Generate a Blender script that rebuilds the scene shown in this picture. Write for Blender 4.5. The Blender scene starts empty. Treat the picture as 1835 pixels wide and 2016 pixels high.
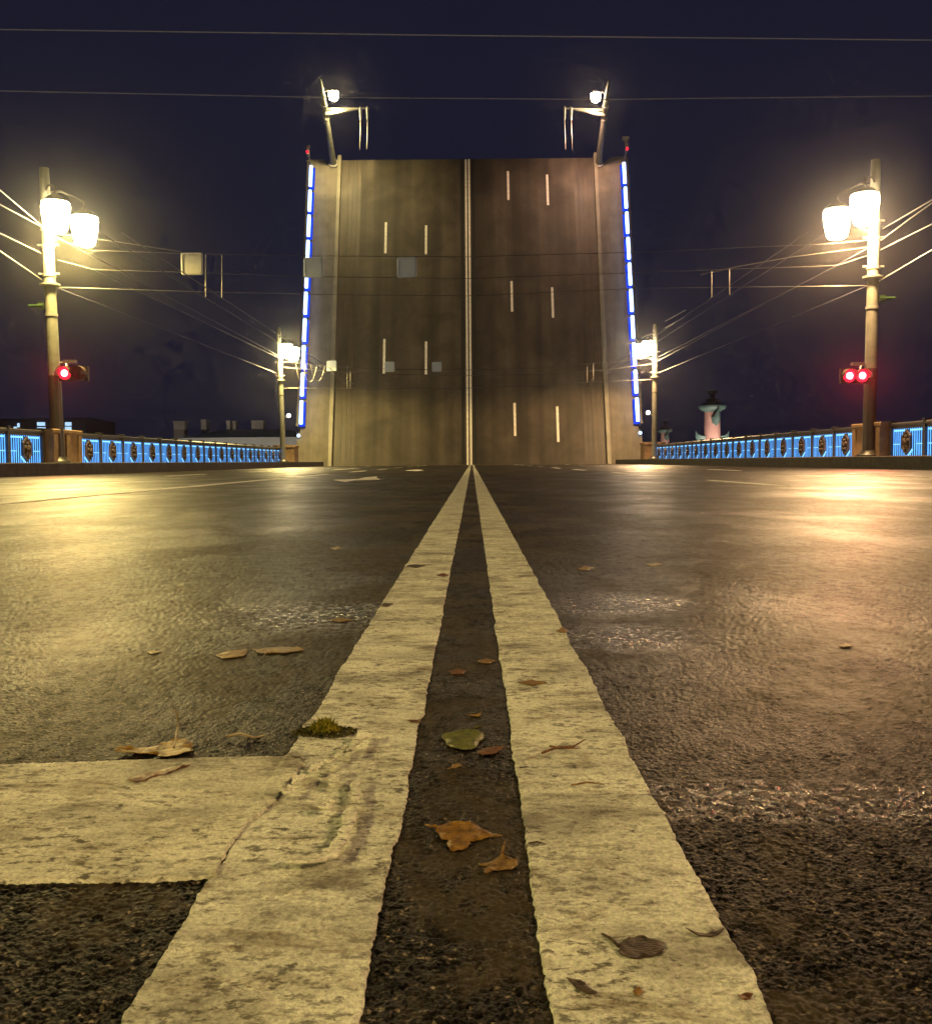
import bpy, bmesh, math, random
import numpy as np
from mathutils import Vector, Matrix

scene = bpy.context.scene
col = scene.collection

# ------------------------------------------------------------------ camera
F, CX, CY = 1979.0, 917.5, 1008.0            # focal length / centre of the 1835 x 2016 picture
CAM_H = 0.30
YAW, PITCH, ROLL = 12.5 / F, -math.atan(100 / F), 0.008
cam_data = bpy.data.cameras.new('camera')
cam_data.sensor_fit = 'HORIZONTAL'
cam_data.sensor_width = 36.0
cam_data.lens = 36.0 * F / 1835.0
cam_data.clip_start = 0.02
cam_data.clip_end = 5000.0
cam = bpy.data.objects.new('camera', cam_data)
col.objects.link(cam)
CAM_M = (Matrix.Rotation(YAW, 3, 'Z') @ Matrix.Rotation(math.pi / 2 + PITCH, 3, 'X') @ Matrix.Rotation(-ROLL, 3, 'Z'))
cam.matrix_world = Matrix.Translation((0, 0, CAM_H)) @ CAM_M.to_4x4()
scene.camera = cam

# ------------------------------------------------------------------ night sky
world = bpy.data.worlds.new('World')
scene.world = world
world.use_nodes = True
wn, wl = world.node_tree.nodes, world.node_tree.links
wn.clear()
w_out = wn.new('ShaderNodeOutputWorld')
w_bg = wn.new('ShaderNodeBackground')
w_bg.inputs['Color'].default_value = (0.0090, 0.0092, 0.0225, 1)
w_bg.inputs['Strength'].default_value = 1.0
wl.new(w_bg.outputs[0], w_out.inputs['Surface'])

# ------------------------------------------------------------------ exposure
scene.view_settings.view_transform = 'Standard'
scene.view_settings.look = 'None'
scene.view_settings.exposure = 0.0
scene.view_settings.gamma = 1.0
scene.render.engine = 'CYCLES'
scene.cycles.use_denoising = True
scene.cycles.use_adaptive_sampling = True
scene.cycles.adaptive_threshold = 0.03
scene.cycles.adaptive_min_samples = 16
scene.cycles.max_bounces = 4
scene.cycles.diffuse_bounces = 2
scene.cycles.glossy_bounces = 2
scene.cycles.volume_bounces = 0
scene.cycles.sample_clamp_indirect = 4.0
scene.cycles.caustics_reflective = False
scene.cycles.caustics_refractive = False

# lamp colours and powers (used by the lamp builders below)
YELLOW = (1.0, 0.73, 0.21)
AMBER = (1.0, 0.58, 0.23)
P_STREET = 4700.0

# ------------------------------------------------------------------ picture -> place helpers
def ray(px, py):
    return CAM_M @ Vector(((px - CX) / F, -(py - CY) / F, -1.0))
def at(px, py, Y):
    d = ray(px, py)
    return Vector((0, 0, CAM_H)) + d * (Y / d.y)
def ground(px, py, z=0.0):
    d = ray(px, py)
    return Vector((0, 0, CAM_H)) + d * ((z - CAM_H) / d.z)

# ------------------------------------------------------------------ noise on the CPU (for real relief)
def _h(ix, iy, s):
    n = (ix.astype(np.int64) * 374761393 + iy.astype(np.int64) * 668265263 + s * 974634777) & 0xFFFFFFFF
    n = ((n ^ (n >> 13)) * 1274126177) & 0xFFFFFFFF
    n = (n ^ (n >> 16)) & 0xFFFF
    return n / 65535.0
def vnoise(x, y, s=0):
    x = np.asarray(x, float); y = np.asarray(y, float)
    ix, iy = np.floor(x), np.floor(y)
    fx, fy = x - ix, y - iy
    fx = fx * fx * (3 - 2 * fx); fy = fy * fy * (3 - 2 * fy)
    a, b = _h(ix, iy, s), _h(ix + 1, iy, s)
    c, d = _h(ix, iy + 1, s), _h(ix + 1, iy + 1, s)
    return (a + (b - a) * fx) * (1 - fy) + (c + (d - c) * fx) * fy - 0.5
def stones(x, y, cell, s=0):
    x = np.asarray(x, float) / cell; y = np.asarray(y, float) / cell
    ix, iy = np.floor(x), np.floor(y)
    best = np.full(x.shape, 9.0); hgt = np.zeros(x.shape)
    for dx in (-1, 0, 1):
        for dy in (-1, 0, 1):
            jx, jy = ix + dx, iy + dy
            d = (jx + _h(jx, jy, s + 1) - x) ** 2 + (jy + _h(jx, jy, s + 2) - y) ** 2
            m = d < best
            best = np.where(m, d, best)
            hgt = np.where(m, _h(jx, jy, s + 3), hgt)
    return np.clip(1.0 - best * 1.6, 0, 1) * (0.4 + 0.6 * hgt)
def road_base(x, y):
    return 0.0007 * vnoise(x * 9, y * 9, 5) + 0.0030 * vnoise(x * 2.1, y * 2.1, 6)
def road_height(x, y):
    k = np.clip((1.9 - np.asarray(y, float)) / 1.0, 0.0, 1.0)
    k2 = np.clip((6.0 - np.asarray(y, float)) / 4.0, 0.0, 1.0) * (1.0 - 0.45 * k)
    return road_base(x, y) + k2 * 0.0017 * stones(x, y, 0.0080, 23) ** 0.7 + k * (0.0010 * stones(x, y, 0.0048, 11) + 0.0009 * stones(x, y, 0.0024, 17) + 0.0009 * vnoise(x * 420, y * 420, 9))

# ------------------------------------------------------------------ mesh helpers
def tag(o, label=None, cat=None, group=None, kind=None):
    if label: o['label'] = label
    if cat: o['category'] = cat
    if group: o['group'] = group
    if kind: o['kind'] = kind
    return o
def empty(name, loc=(0, 0, 0), rot=(0, 0, 0), parent=None):
    o = bpy.data.objects.new(name, None)
    o.empty_display_size = 0.2
    o.location = loc; o.rotation_euler = rot
    col.objects.link(o)
    if parent: o.parent = parent
    return o

class MB:
    def __init__(self): self.v, self.f = [], []
    def add(self, vs, fs):
        n = len(self.v)
        self.v += [tuple(p) for p in vs]; self.f += [tuple(i + n for i in q) for q in fs]
        return self
    def box(self, x0, x1, y0, y1, z0, z1, b=0.0):
        """box, with chamfered long edges along y when b > 0"""
        if b <= 0:
            vs = [(x, y, z) for x in (x0, x1) for y in (y0, y1) for z in (z0, z1)]
            return self.add(vs, [(0, 1, 3, 2), (4, 6, 7, 5), (0, 4, 5, 1), (2, 3, 7, 6), (0, 2, 6, 4), (1, 5, 7, 3)])
        pr = [(x0 + b, z0), (x1 - b, z0), (x1, z0 + b), (x1, z1 - b), (x1 - b, z1), (x0 + b, z1), (x0, z1 - b), (x0, z0 + b)]
        n = len(pr)
        vs = [(x, y0, z) for x, z in pr] + [(x, y1, z) for x, z in pr]
        fs = [(i, (i + 1) % n, n + (i + 1) % n, n + i) for i in range(n)]
        return self.add(vs, fs + [tuple(range(n))[::-1], tuple(range(n, 2 * n))])
    def tube(self, pts, radii, seg=8, cap=True):
        pts = [Vector(p) for p in pts]
        if not isinstance(radii, (list, tuple)): radii = [radii] * len(pts)
        rings = []
        for i, p in enumerate(pts):
            t = (pts[min(i + 1, len(pts) - 1)] - pts[max(i - 1, 0)])
            t = t.normalized() if t.length > 1e-9 else Vector((0, 0, 1))
            up = Vector((0, 0, 1)) if abs(t.z) < 0.9 else Vector((1, 0, 0))
            a = t.cross(up).normalized(); b = t.cross(a)
            rings.append([p + (a * math.cos(2 * math.pi * k / seg) + b * math.sin(2 * math.pi * k / seg)) * radii[i] for k in range(seg)])
        vs = [q for r in rings for q in r]
        fs = []
        for i in range(len(pts) - 1):
            for k in range(seg):
                fs.append((i * seg + k, i * seg + (k + 1) % seg, (i + 1) * seg + (k + 1) % seg, (i + 1) * seg + k))
        if cap:
            fs.append(tuple(range(seg))[::-1]); fs.append(tuple(range((len(pts) - 1) * seg, len(pts) * seg)))
        return self.add(vs, fs)
    def lathe(self, prof, seg=20, c=(0, 0, 0)):
        """prof: (radius, z) pairs"""
        vs = [(c[0] + r * math.cos(2 * math.pi * k / seg), c[1] + r * math.sin(2 * math.pi * k / seg), c[2] + z) for r, z in prof for k in range(seg)]
        fs = [(i * seg + k, i * seg + (k + 1) % seg, (i + 1) * seg + (k + 1) % seg, (i + 1) * seg + k) for i in range(len(prof) - 1) for k in range(seg)]
        fs.append(tuple(range(seg))[::-1]); fs.append(tuple(range((len(prof) - 1) * seg, len(prof) * seg)))
        return self.add(vs, fs)
    def prism(self, poly, x0, x1, ax='x'):
        n = len(poly)
        mk = (lambda a, p: (a, p[0], p[1])) if ax == 'x' else ((lambda a, p: (p[0], a, p[1])) if ax == 'y' else (lambda a, p: (p[0], p[1], a)))
        vs = [mk(x0, p) for p in poly] + [mk(x1, p) for p in poly]
        fs = [(i, (i + 1) % n, n + (i + 1) % n, n + i) for i in range(n)] + [tuple(range(n))[::-1], tuple(range(n, 2 * n))]
        return self.add(vs, fs)
    def mesh(self, name, mat, smooth=False):
        me = bpy.data.meshes.new(name)
        me.from_pydata(self.v, [], self.f)
        bm = bmesh.new(); bm.from_mesh(me)
        bmesh.ops.recalc_face_normals(bm, faces=bm.faces)
        bm.to_mesh(me); bm.free()
        me.materials.append(mat)
        if smooth:
            me.polygons.foreach_set('use_smooth', [True] * len(me.polygons))
            try: me.set_sharp_from_angle(angle=math.radians(40))
            except Exception: pass
        return me
    def build(self, name, mat, parent=None, smooth=False):
        o = bpy.data.objects.new(name, self.mesh(name, mat, smooth))
        col.objects.link(o)
        if parent: o.parent = parent
        return o

def grid_object(name, X, Y, Z, mat, parent=None):
    """a smooth sheet from 2-D arrays of coordinates"""
    r, c = X.shape
    me = bpy.data.meshes.new(name)
    co = np.stack([X, Y, Z], -1).reshape(-1, 3)
    i = np.arange(r * c).reshape(r, c)
    q = np.stack([i[:-1, :-1], i[:-1, 1:], i[1:, 1:], i[1:, :-1]], -1).reshape(-1, 4)
    me.vertices.add(len(co)); me.vertices.foreach_set('co', co.ravel().astype(np.float32))
    me.loops.add(q.size); me.loops.foreach_set('vertex_index', q.ravel().astype(np.int32))
    me.polygons.add(len(q)); me.polygons.foreach_set('loop_start', np.arange(0, q.size, 4, dtype=np.int32))
    me.polygons.foreach_set('use_smooth', np.ones(len(q), bool))
    me.update(calc_edges=True); me.validate()
    me.materials.append(mat)
    o = bpy.data.objects.new(name, me); col.objects.link(o)
    if parent: o.parent = parent
    return o

# ------------------------------------------------------------------ material helpers
class NT:
    def __init__(self, name):
        self.m = bpy.data.materials.new(name); self.m.use_nodes = True
        self.t = self.m.node_tree; self.t.nodes.clear()
        self.out = self.n('ShaderNodeOutputMaterial')
    def n(self, kind, **kw):
        o = self.t.nodes.new(kind)
        for k, v in kw.items():
            if hasattr(o, k): setattr(o, k, v)
        return o
    def set(self, node, key, v):
        s = node.inputs[key]
        if hasattr(v, 'is_linked') or isinstance(v, bpy.types.NodeSocket): self.t.links.new(v, s)
        else: s.default_value = v
    def pos(self, scale=(1, 1, 1), obj=False):
        if obj: c = self.n('ShaderNodeTexCoord').outputs['Object']
        else: c = self.n('ShaderNodeNewGeometry').outputs['Position']
        mp = self.n('ShaderNodeMapping'); self.set(mp, 'Vector', c); mp.inputs['Scale'].default_value = scale
        return mp.outputs[0]
    def noise(self, vec, scale, detail=3.0, rough=0.55, dist=0.0):
        o = self.n('ShaderNodeTexNoise'); self.set(o, 'Vector', vec)
        o.inputs['Scale'].default_value = scale; o.inputs['Detail'].default_value = detail
        o.inputs['Roughness'].default_value = rough; o.inputs['Distortion'].default_value = dist
        return o.outputs['Fac']
    def voro(self, vec, scale, out='Distance', feature='F1'):
        o = self.n('ShaderNodeTexVoronoi', feature=feature); self.set(o, 'Vector', vec); o.inputs['Scale'].default_value = scale
        return o.outputs[out]
    def ramp(self, fac, stops):
        o = self.n('ShaderNodeValToRGB'); self.set(o, 'Fac', fac)
        e = o.color_ramp.elements
        while len(e) < len(stops): e.new(0.5)
        for i, (p, c) in enumerate(stops):
            e[i].position = p
            e[i].color = (c, c, c, 1) if isinstance(c, (int, float)) else (*c, 1)
        return o.outputs['Color']
    def mix(self, fac, a, b, mode='MIX'):
        o = self.n('ShaderNodeMix', data_type='RGBA', blend_type=mode)
        self.set(o, 0, fac)
        for k, v in ((6, a), (7, b)):
            self.set(o, k, (*v, 1) if isinstance(v, tuple) and len(v) == 3 else v)
        return o.outputs[2]
    def math(self, op, a, b=0.0, clamp=False):
        o = self.n('ShaderNodeMath', operation=op, use_clamp=clamp); self.set(o, 0, a); self.set(o, 1, b)
        return o.outputs[0]
    def bump(self, h, dist, strength=1.0, normal=None):
        o = self.n('ShaderNodeBump'); self.set(o, 'Height', h); o.inputs['Distance'].default_value = dist
        o.inputs['Strength'].default_value = strength
        if normal is not None: self.set(o, 'Normal', normal)
        return o.outputs[0]
    def bsdf(self, color, rough=0.6, normal=None, metal=0.0, spec=0.5, coat=0.0, coat_rough=0.1, emit=None, estr=0.0):
        b = self.n('ShaderNodeBsdfPrincipled')
        self.set(b, 'Base Color', (*color, 1) if isinstance(color, tuple) else color)
        self.set(b, 'Roughness', rough); self.set(b, 'Metallic', metal); self.set(b, 'Specular IOR Level', spec)
        if normal is not None: self.set(b, 'Normal', normal)
        if coat is not None: self.set(b, 'Coat Weight', coat); self.set(b, 'Coat Roughness', coat_rough)
        if emit is not None:
            self.set(b, 'Emission Color', (*emit, 1)); self.set(b, 'Emission Strength', estr)
        self.t.links.new(b.outputs[0], self.out.inputs['Surface'])
        return self.m

def mat_plain(name, color, rough=0.6, var=0.25, scale=8.0, metal=0.0, bump=0.0, obj=True, spec=0.5):
    t = NT(name); p = t.pos(obj=obj)
    n = t.noise(p, scale, 4.0, 0.6)
    f = t.ramp(n, [(0.3, 1 - var), (0.7, 1 + var * 0.6)])
    c = t.mix(1.0, tuple(color), f, 'MULTIPLY')
    r = t.ramp(t.noise(p, scale * 2.3), [(0.3, max(0.05, rough - 0.12)), (0.75, min(1, rough + 0.1))])
    nm = t.bump(t.noise(p, scale * 6, 3.0), bump) if bump > 0 else None
    return t.bsdf(c, r, nm, metal, spec)
def mat_emit(name, color, strength, var=0.0, scale=6.0, sample=False):
    t = NT(name)
    if not sample: t.m.cycles.emission_sampling = 'NONE'
    e = t.n('ShaderNodeEmission'); e.inputs['Strength'].default_value = strength
    if var > 0:
        n = t.ramp(t.noise(t.pos(obj=True), scale, 2.0), [(0.3, 1 - var), (0.7, 1.0)])
        t.set(e, 'Color', t.mix(1.0, tuple(color), n, 'MULTIPLY'))
    else: e.inputs['Color'].default_value = (*color, 1)
    t.t.links.new(e.outputs[0], t.out.inputs['Surface'])
    return t.m

def wet_spot(t, p, x, y, rx, ry):
    """soft blob mask round one place of the road"""
    s = t.n('ShaderNodeVectorMath', operation='SUBTRACT'); t.set(s, 0, p); s.inputs[1].default_value = (x, y, 0)
    m = t.n('ShaderNodeVectorMath', operation='MULTIPLY'); t.set(m, 0, s.outputs[0]); m.inputs[1].default_value = (1 / rx, 1 / ry, 0)
    l = t.n('ShaderNodeVectorMath', operation='LENGTH'); t.set(l, 0, m.outputs[0])
    return t.math('SUBTRACT', 1.0, l.outputs['Value'], clamp=True)

def make_asphalt():
    t = NT('wet_asphalt'); p = t.pos()
    grain = t.voro(p, 330.0, 'Color')
    gsep = t.n('ShaderNodeSeparateColor'); t.set(gsep, 0, grain)
    stone = t.ramp(gsep.outputs[0], [(0.0, (0.006, 0.005, 0.004)), (0.5, (0.014, 0.012, 0.009)), (0.82, (0.042, 0.035, 0.024)), (1.0, (0.24, 0.20, 0.14))])
    binder = t.ramp(t.voro(p, 330.0, 'Distance', 'DISTANCE_TO_EDGE'), [(0.04, 0.12), (0.22, 1.0)])
    stone = t.mix(1.0, stone, binder, 'MULTIPLY')
    big = t.ramp(t.noise(p, 115.0, 4.0, 0.8), [(0.42, 0.35), (0.58, 1.5)])
    stone = t.mix(1.0, stone, big, 'MULTIPLY')
    # dusty silt film lying in patches over the wet stone
    patch = t.noise(t.pos((1.0, 0.60, 1.0)), 3.0, 6.0, 0.66, 0.6)
    film = t.ramp(patch, [(0.49, 0.0), (0.54, 1.0)])
    holes = t.ramp(t.noise(t.pos((1.0, 0.6, 1.0)), 42.0, 5.0, 0.7), [(0.34, 0.0), (0.46, 1.0)])
    filmf = t.math('MULTIPLY', film, holes)
    silt = t.ramp(t.noise(p, 14.0, 4.0), [(0.3, (0.040, 0.032, 0.020)), (0.7, (0.066, 0.053, 0.033))])
    c = t.mix(t.math('MULTIPLY', filmf, 0.85), stone, silt)
    # worn wheel tracks along the lanes
    tr = t.ramp(t.noise(t.pos((0.9, 0.012, 1.0)), 1.0, 3.0), [(0.35, 0.75), (0.7, 1.25)])
    c = t.mix(1.0, c, tr, 'MULTIPLY')
    wet = t.ramp(t.noise(t.pos((1.0, 0.5, 1.0)), 1.1, 4.0, 0.6), [(0.45, 0.0), (0.65, 0.6)])
    wsp = None
    for g, rx, ry in ((ground(1640, 1578), 0.24, 0.060), (ground(1480, 1595), 0.14, 0.040), (ground(1400, 1560), 0.10, 0.04), (ground(1760, 1600), 0.14, 0.04), (ground(1240, 1255), 0.22, 0.16), (ground(1190, 1190), 0.22, 0.22), (ground(620, 1215), 0.30, 0.25)):
        sp = wet_spot(t, p, g.x, g.y, rx, ry)
        sp = t.math('MULTIPLY', sp, t.ramp(t.noise(t.pos((1.0, 0.7, 1.0)), 75.0, 4.0, 0.75), [(0.47, 0.0), (0.60, 2.0)]))
        wsp = sp if wsp is None else t.math('ADD', wsp, sp, clamp=True)
    rough = t.math('ADD', t.math('MULTIPLY', filmf, 0.10), t.math('MULTIPLY', wet, -0.20))
    rough = t.math('SUBTRACT', t.math('ADD', rough, 0.42), t.math('MULTIPLY', wsp, 0.22), clamp=True)
    hb = t.math('ADD', t.voro(p, 330.0), t.math('MULTIPLY', t.noise(p, 700.0, 3.0, 0.7), 0.9))
    nb = t.n('ShaderNodeBump'); t.set(nb, 'Height', hb); nb.inputs['Distance'].default_value = 0.0009
    t.set(nb, 'Strength', t.math('SUBTRACT', 0.95, t.math('MULTIPLY', filmf, 0.75)))
    pit = t.noise(t.pos((1.0, 0.6, 1.0)), 60.0, 8.0, 0.80)
    pit_shade = t.mix(t.math('MULTIPLY', filmf, 0.8), t.ramp(pit, [(0.40, 0.20), (0.56, 1.20)]), (1.0, 1.0, 1.0))  # shade in the pits painted into the colour, following the bump noise
    c = t.mix(1.0, c, pit_shade, 'MULTIPLY')
    nm = t.bump(pit, 0.0020, 0.7, nb.outputs[0])
    t.set(nm.node, 'Strength', t.math('SUBTRACT', 0.72, t.math('MULTIPLY', filmf, 0.5)))
    fleck = t.ramp(t.noise(t.pos((1.0, 0.55, 1.0)), 34.0, 7.0, 0.8), [(0.42, 0.25), (0.58, 1.5)])
    spw = t.math('ADD', t.math('MULTIPLY', t.math('ADD', t.math('MULTIPLY', wet, 0.20), 0.085), fleck), t.math('MULTIPLY', wsp, 0.8))
    return t.bsdf(c, rough, nm, spec=spw)

def make_paint(name='road_paint', tint=(0.71, 0.735, 0.59), dirt=1.25):
    t = NT(name); p = t.pos()
    n1 = t.ramp(t.noise(t.pos((1.0, 1.6, 1.0)), 8.0, 6.0, 0.68), [(0.32, 0.66), (0.58, 1.05)])
    c = t.mix(1.0, tint, n1, 'MULTIPLY')
    stain = t.ramp(t.noise(t.pos((1.0, 2.2, 1.0)), 10.0, 6.0, 0.72, 0.6), [(0.53, 0.0), (0.70, 0.80 * dirt)])
    c = t.mix(stain, c, (0.16, 0.115, 0.055))
    tyre = t.ramp(t.noise(t.pos((0.8, 1.5, 1.0)), 6.5, 5.0, 0.65, 0.5), [(0.52, 0.0), (0.66, 0.62 * dirt)])
    c = t.mix(tyre, c, (0.12, 0.105, 0.08))
    sp = t.ramp(t.noise(t.pos((0.8, 1.5, 1.0)), 85.0, 4.0, 0.7), [(0.52, 0.0), (0.61, 0.85)])
    spm = t.ramp(t.noise(p, 5.0, 4.0, 0.6), [(0.32, 0.15), (0.56, 1.0)])
    c = t.mix(t.math('MULTIPLY', sp, spm), c, (0.045, 0.036, 0.022))
    chip = t.ramp(t.noise(p, 34.0, 4.0, 0.65), [(0.64, 0.0), (0.69, 0.85)])
    c = t.mix(chip, c, (0.05, 0.042, 0.032))
    grain = t.ramp(t.noise(p, 260.0, 4.0, 0.8), [(0.34, 0.52), (0.60, 1.14)])
    c = t.mix(1.0, c, grain, 'MULTIPLY')
    nm = t.bump(t.noise(p, 330.0, 3.0, 0.7), 0.0010, 0.9)
    nm = t.bump(t.noise(p, 42.0, 4.0), 0.0020, 0.6, nm)
    r = t.ramp(t.noise(p, 11.0, 3.0), [(0.3, 0.48), (0.7, 0.72)])
    return t.bsdf(c, r, nm, spec=0.4)

M_ASPHALT = make_asphalt()
M_PAINT = make_paint()
M_PAINT2 = make_paint('stop_line_paint', (0.65, 0.66, 0.51), 1.1)
M_FLAKE = make_paint('peeled_paint', (0.82, 0.83, 0.66), 0.5)
M_FARPAINT = mat_plain('lane_paint', (0.80, 0.78, 0.70), 0.6, 0.25, 5.0)
M_KERB = mat_plain('dark_granite_kerb', (0.060, 0.050, 0.043), 0.75, 0.4, 3.0, bump=0.002, obj=False)
M_WALK = mat_plain('sidewalk_concrete', (0.20, 0.18, 0.15), 0.8, 0.3, 2.0, bump=0.002, obj=False)
M_IRON = mat_plain('dark_cast_iron', (0.035, 0.032, 0.032), 0.45, 0.3, 9.0)
M_BRONZE = mat_plain('brown_cast_iron', (0.075, 0.050, 0.036), 0.5, 0.5, 22.0)
M_POLE = mat_plain('grey_painted_pole', (0.19, 0.19, 0.165), 0.5, 0.25, 4.0, bump=0.001)
M_POLE_DARK = mat_plain('dark_pole_base', (0.030, 0.024, 0.020), 0.45, 0.35, 6.0)
M_STONE = mat_plain('warm_granite', (0.22, 0.14, 0.08), 0.8, 0.35, 3.0, bump=0.004)
M_WIRE = mat_plain('grey_wire', (0.15, 0.145, 0.15), 0.45, 0.2, 3.0, metal=0.3)
M_WIRE_PALE = mat_plain('pale_wire', (0.62, 0.62, 0.66), 0.5, 0.1, 3.0)
M_WIRE_DARK = mat_plain('dark_contact_wire', (0.09, 0.09, 0.16), 0.45, 0.2, 3.0, metal=0.3)
M_STEEL = mat_plain('galvanised_steel', (0.33, 0.32, 0.30), 0.4, 0.2, 9.0, metal=0.4)
M_BLACK = mat_plain('black_housing', (0.02, 0.02, 0.02), 0.4, 0.2, 9.0)
M_GREEN = mat_plain('green_enamel', (0.04, 0.085, 0.025), 0.35, 0.2, 9.0)
M_PLATE = mat_plain('cream_sign_face', (0.80, 0.78, 0.68), 0.45, 0.08, 5.0)
M_PLATE_BLUE = mat_plain('blue_grey_sign_face', (0.70, 0.78, 0.88), 0.45, 0.08, 5.0)
M_BLUE_PANEL = mat_emit('blue_light_panel', (0.045, 0.23, 0.95), 2.3, 0.3, 1.6)
M_BLUE_BAR = mat_emit('blue_lit_bar', (0.10, 0.40, 1.0), 2.3, 0.35, 2.2)  # LED light falling on the bars, put in as their own glow
M_BLUE_STRIP = mat_emit('pale_blue_led', (0.20, 0.55, 1.0), 2.0)
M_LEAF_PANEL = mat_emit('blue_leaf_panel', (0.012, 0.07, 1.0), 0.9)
M_LEAF_STRIP = mat_emit('white_blue_led', (0.42, 0.62, 1.0), 5.0)
M_LAMP_Y = mat_emit('yellow_lamp_glass', (1.0, 0.80, 0.38), 120.0, sample=True)
M_LAMP_A = mat_emit('amber_lamp_glass', (1.0, 0.72, 0.40), 120.0, sample=True)
M_RED = mat_emit('red_signal_lens', (1.0, 0.006, 0.018), 6.0, sample=True)
M_RED_HOT = mat_emit('hot_red_lamp', (1.0, 0.42, 0.42), 6.0)
M_RED_OFF = mat_plain('dark_red_lens', (0.06, 0.012, 0.012), 0.15, 0.1, 9.0)
M_WHITE_DOT = mat_emit('white_floodlight', (1.0, 0.92, 0.80), 14.0)
M_TEAL_DOT = mat_emit('teal_beacon', (0.05, 0.85, 0.95), 5.0)
M_COLD_WIN = mat_emit('cold_lit_window', (0.42, 0.66, 0.90), 1.5, 0.2, 0.6)

def make_leaf_deck():
    t = NT('leaf_deck_asphalt'); p = t.pos(obj=True)
    st = t.noise(t.pos((1.0, 0.06, 1.0), True), 1.0, 6.0, 0.62, 0.3)
    c = t.ramp(st, [(0.25, (0.050, 0.041, 0.031)), (0.52, (0.068, 0.056, 0.042)), (0.78, (0.090, 0.074, 0.055))])
    tr = t.ramp(t.noise(t.pos((1.0, 0.02, 1.0), True), 0.55, 2.0), [(0.38, 0.50), (0.60, 1.15)])
    c = t.mix(1.0, c, tr, 'MULTIPLY')
    gr = t.ramp(t.noise(p, 9.0, 6.0, 0.75), [(0.3, 0.72), (0.7, 1.2)])
    c = t.mix(1.0, c, gr, 'MULTIPLY')
    bl = t.ramp(t.noise(p, 0.35, 6.0, 0.65, 0.6), [(0.38, 0.62), (0.62, 1.2)])
    c = t.mix(1.0, c, bl, 'MULTIPLY')
    nm = t.bump(t.noise(p, 30.0, 3.0), 0.008, 0.6)
    return t.bsdf(c, 0.62, nm, spec=0.4)
M_DECK = make_leaf_deck()
def make_streaky(name, a, b, rough=0.7):
    t = NT(name); p = t.pos(obj=True)
    st = t.noise(t.pos((1.0, 0.08, 1.0), True), 2.2, 5.0, 0.65)
    c = t.ramp(st, [(0.3, a), (0.7, b)])
    c = t.mix(1.0, c, t.ramp(t.noise(p, 1.1, 5.0, 0.6), [(0.35, 0.72), (0.7, 1.1)]), 'MULTIPLY')
    return t.bsdf(c, rough, t.bump(t.noise(p, 22.0, 3.0), 0.006, 0.6))
M_LEAFWALK = make_streaky('leaf_sidewalk_coating', (0.10, 0.088, 0.066), (0.17, 0.147, 0.110))
M_GUTTER = make_streaky('rusty_gutter_steel', (0.022, 0.017, 0.012), (0.075, 0.056, 0.038), 0.55)
M_LEAFKERB = make_streaky('leaf_kerb_steel', (0.16, 0.15, 0.11), (0.25, 0.23, 0.17), 0.5)
M_SEAM = mat_plain('dark_joint_rubber', (0.012, 0.011, 0.010), 0.6, 0.2, 4.0)

def spot(name, loc, power, color, size_deg, blend, radius, parent=None, aim=(0, 0, -1)):
    L = bpy.data.lights.new(name, 'SPOT')
    L.energy = power; L.color = color; L.spot_size = math.radians(size_deg); L.spot_blend = blend; L.shadow_soft_size = radius
    o = bpy.data.objects.new(name, L); col.objects.link(o)
    o.location = loc
    o.rotation_euler = Vector(aim).to_track_quat('-Z', 'Y').to_euler()
    if parent: o.parent = parent
    return o

# ================================================================== THE LARGE STRUCTURE
XK_L, XK_R = -11.25, 10.85           # kerb faces
LEAF_Y = 81.0
LEAF_A = math.radians(71.6)
LEAF_LEN = 28.35

# river, far bank
riv_t = NT('river_water'); rp = riv_t.pos()
M_RIVER = riv_t.bsdf((0.006, 0.008, 0.014), 0.12, riv_t.bump(riv_t.noise(rp, 0.8, 3.0), 0.1, 0.5))
tag(MB().add([(-2500, -600, -9), (2500, -600, -9), (2500, 3500, -9), (-2500, 3500, -9)], [(0, 1, 2, 3)]).build('river', M_RIVER), kind='structure')
M_BANK = mat_plain('embankment_stone', (0.10, 0.09, 0.085), 0.8, 0.3, 0.2, obj=False)
tag(MB().box(-900, -60, 200, 900, -9.5, -5.5).build('embankment', M_BANK), kind='structure')
tag(MB().box(30, 900, 330, 900, -9.5, -5.5).build('embankment', M_BANK), kind='structure')

# ---- road: base deck plus a finely modelled surface where the camera sees the aggregate
road = MB().box(XK_L, XK_R, -45, 80.9, -0.6, -0.008).build('road', M_ASPHALT)
tag(road, kind='structure')
rows = [0.36]
while rows[-1] < 80.75:
    y = rows[-1]
    rows.append(y + max(0.0012, min(1.5, y * y / 301.0 * (0.75 if y < 6 else 1.4))))
rows = np.array(rows); rows[-1] = 80.8
s = np.linspace(-0.70, 0.70, 900)
Yg, Sg = np.meshgrid(rows, s, indexing='ij')
Xg = np.clip(Sg * Yg, XK_L + 0.01, XK_R - 0.01)
Zg = road_height(Xg, Yg)
Zg -= 0.010 * np.clip((np.abs(Sg) - 0.66) / 0.04, 0, 1)      # sink the rim into the deck sheet
surf = grid_object('wearing_course', Xg, Yg, Zg, M_ASPHALT, road)

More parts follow.
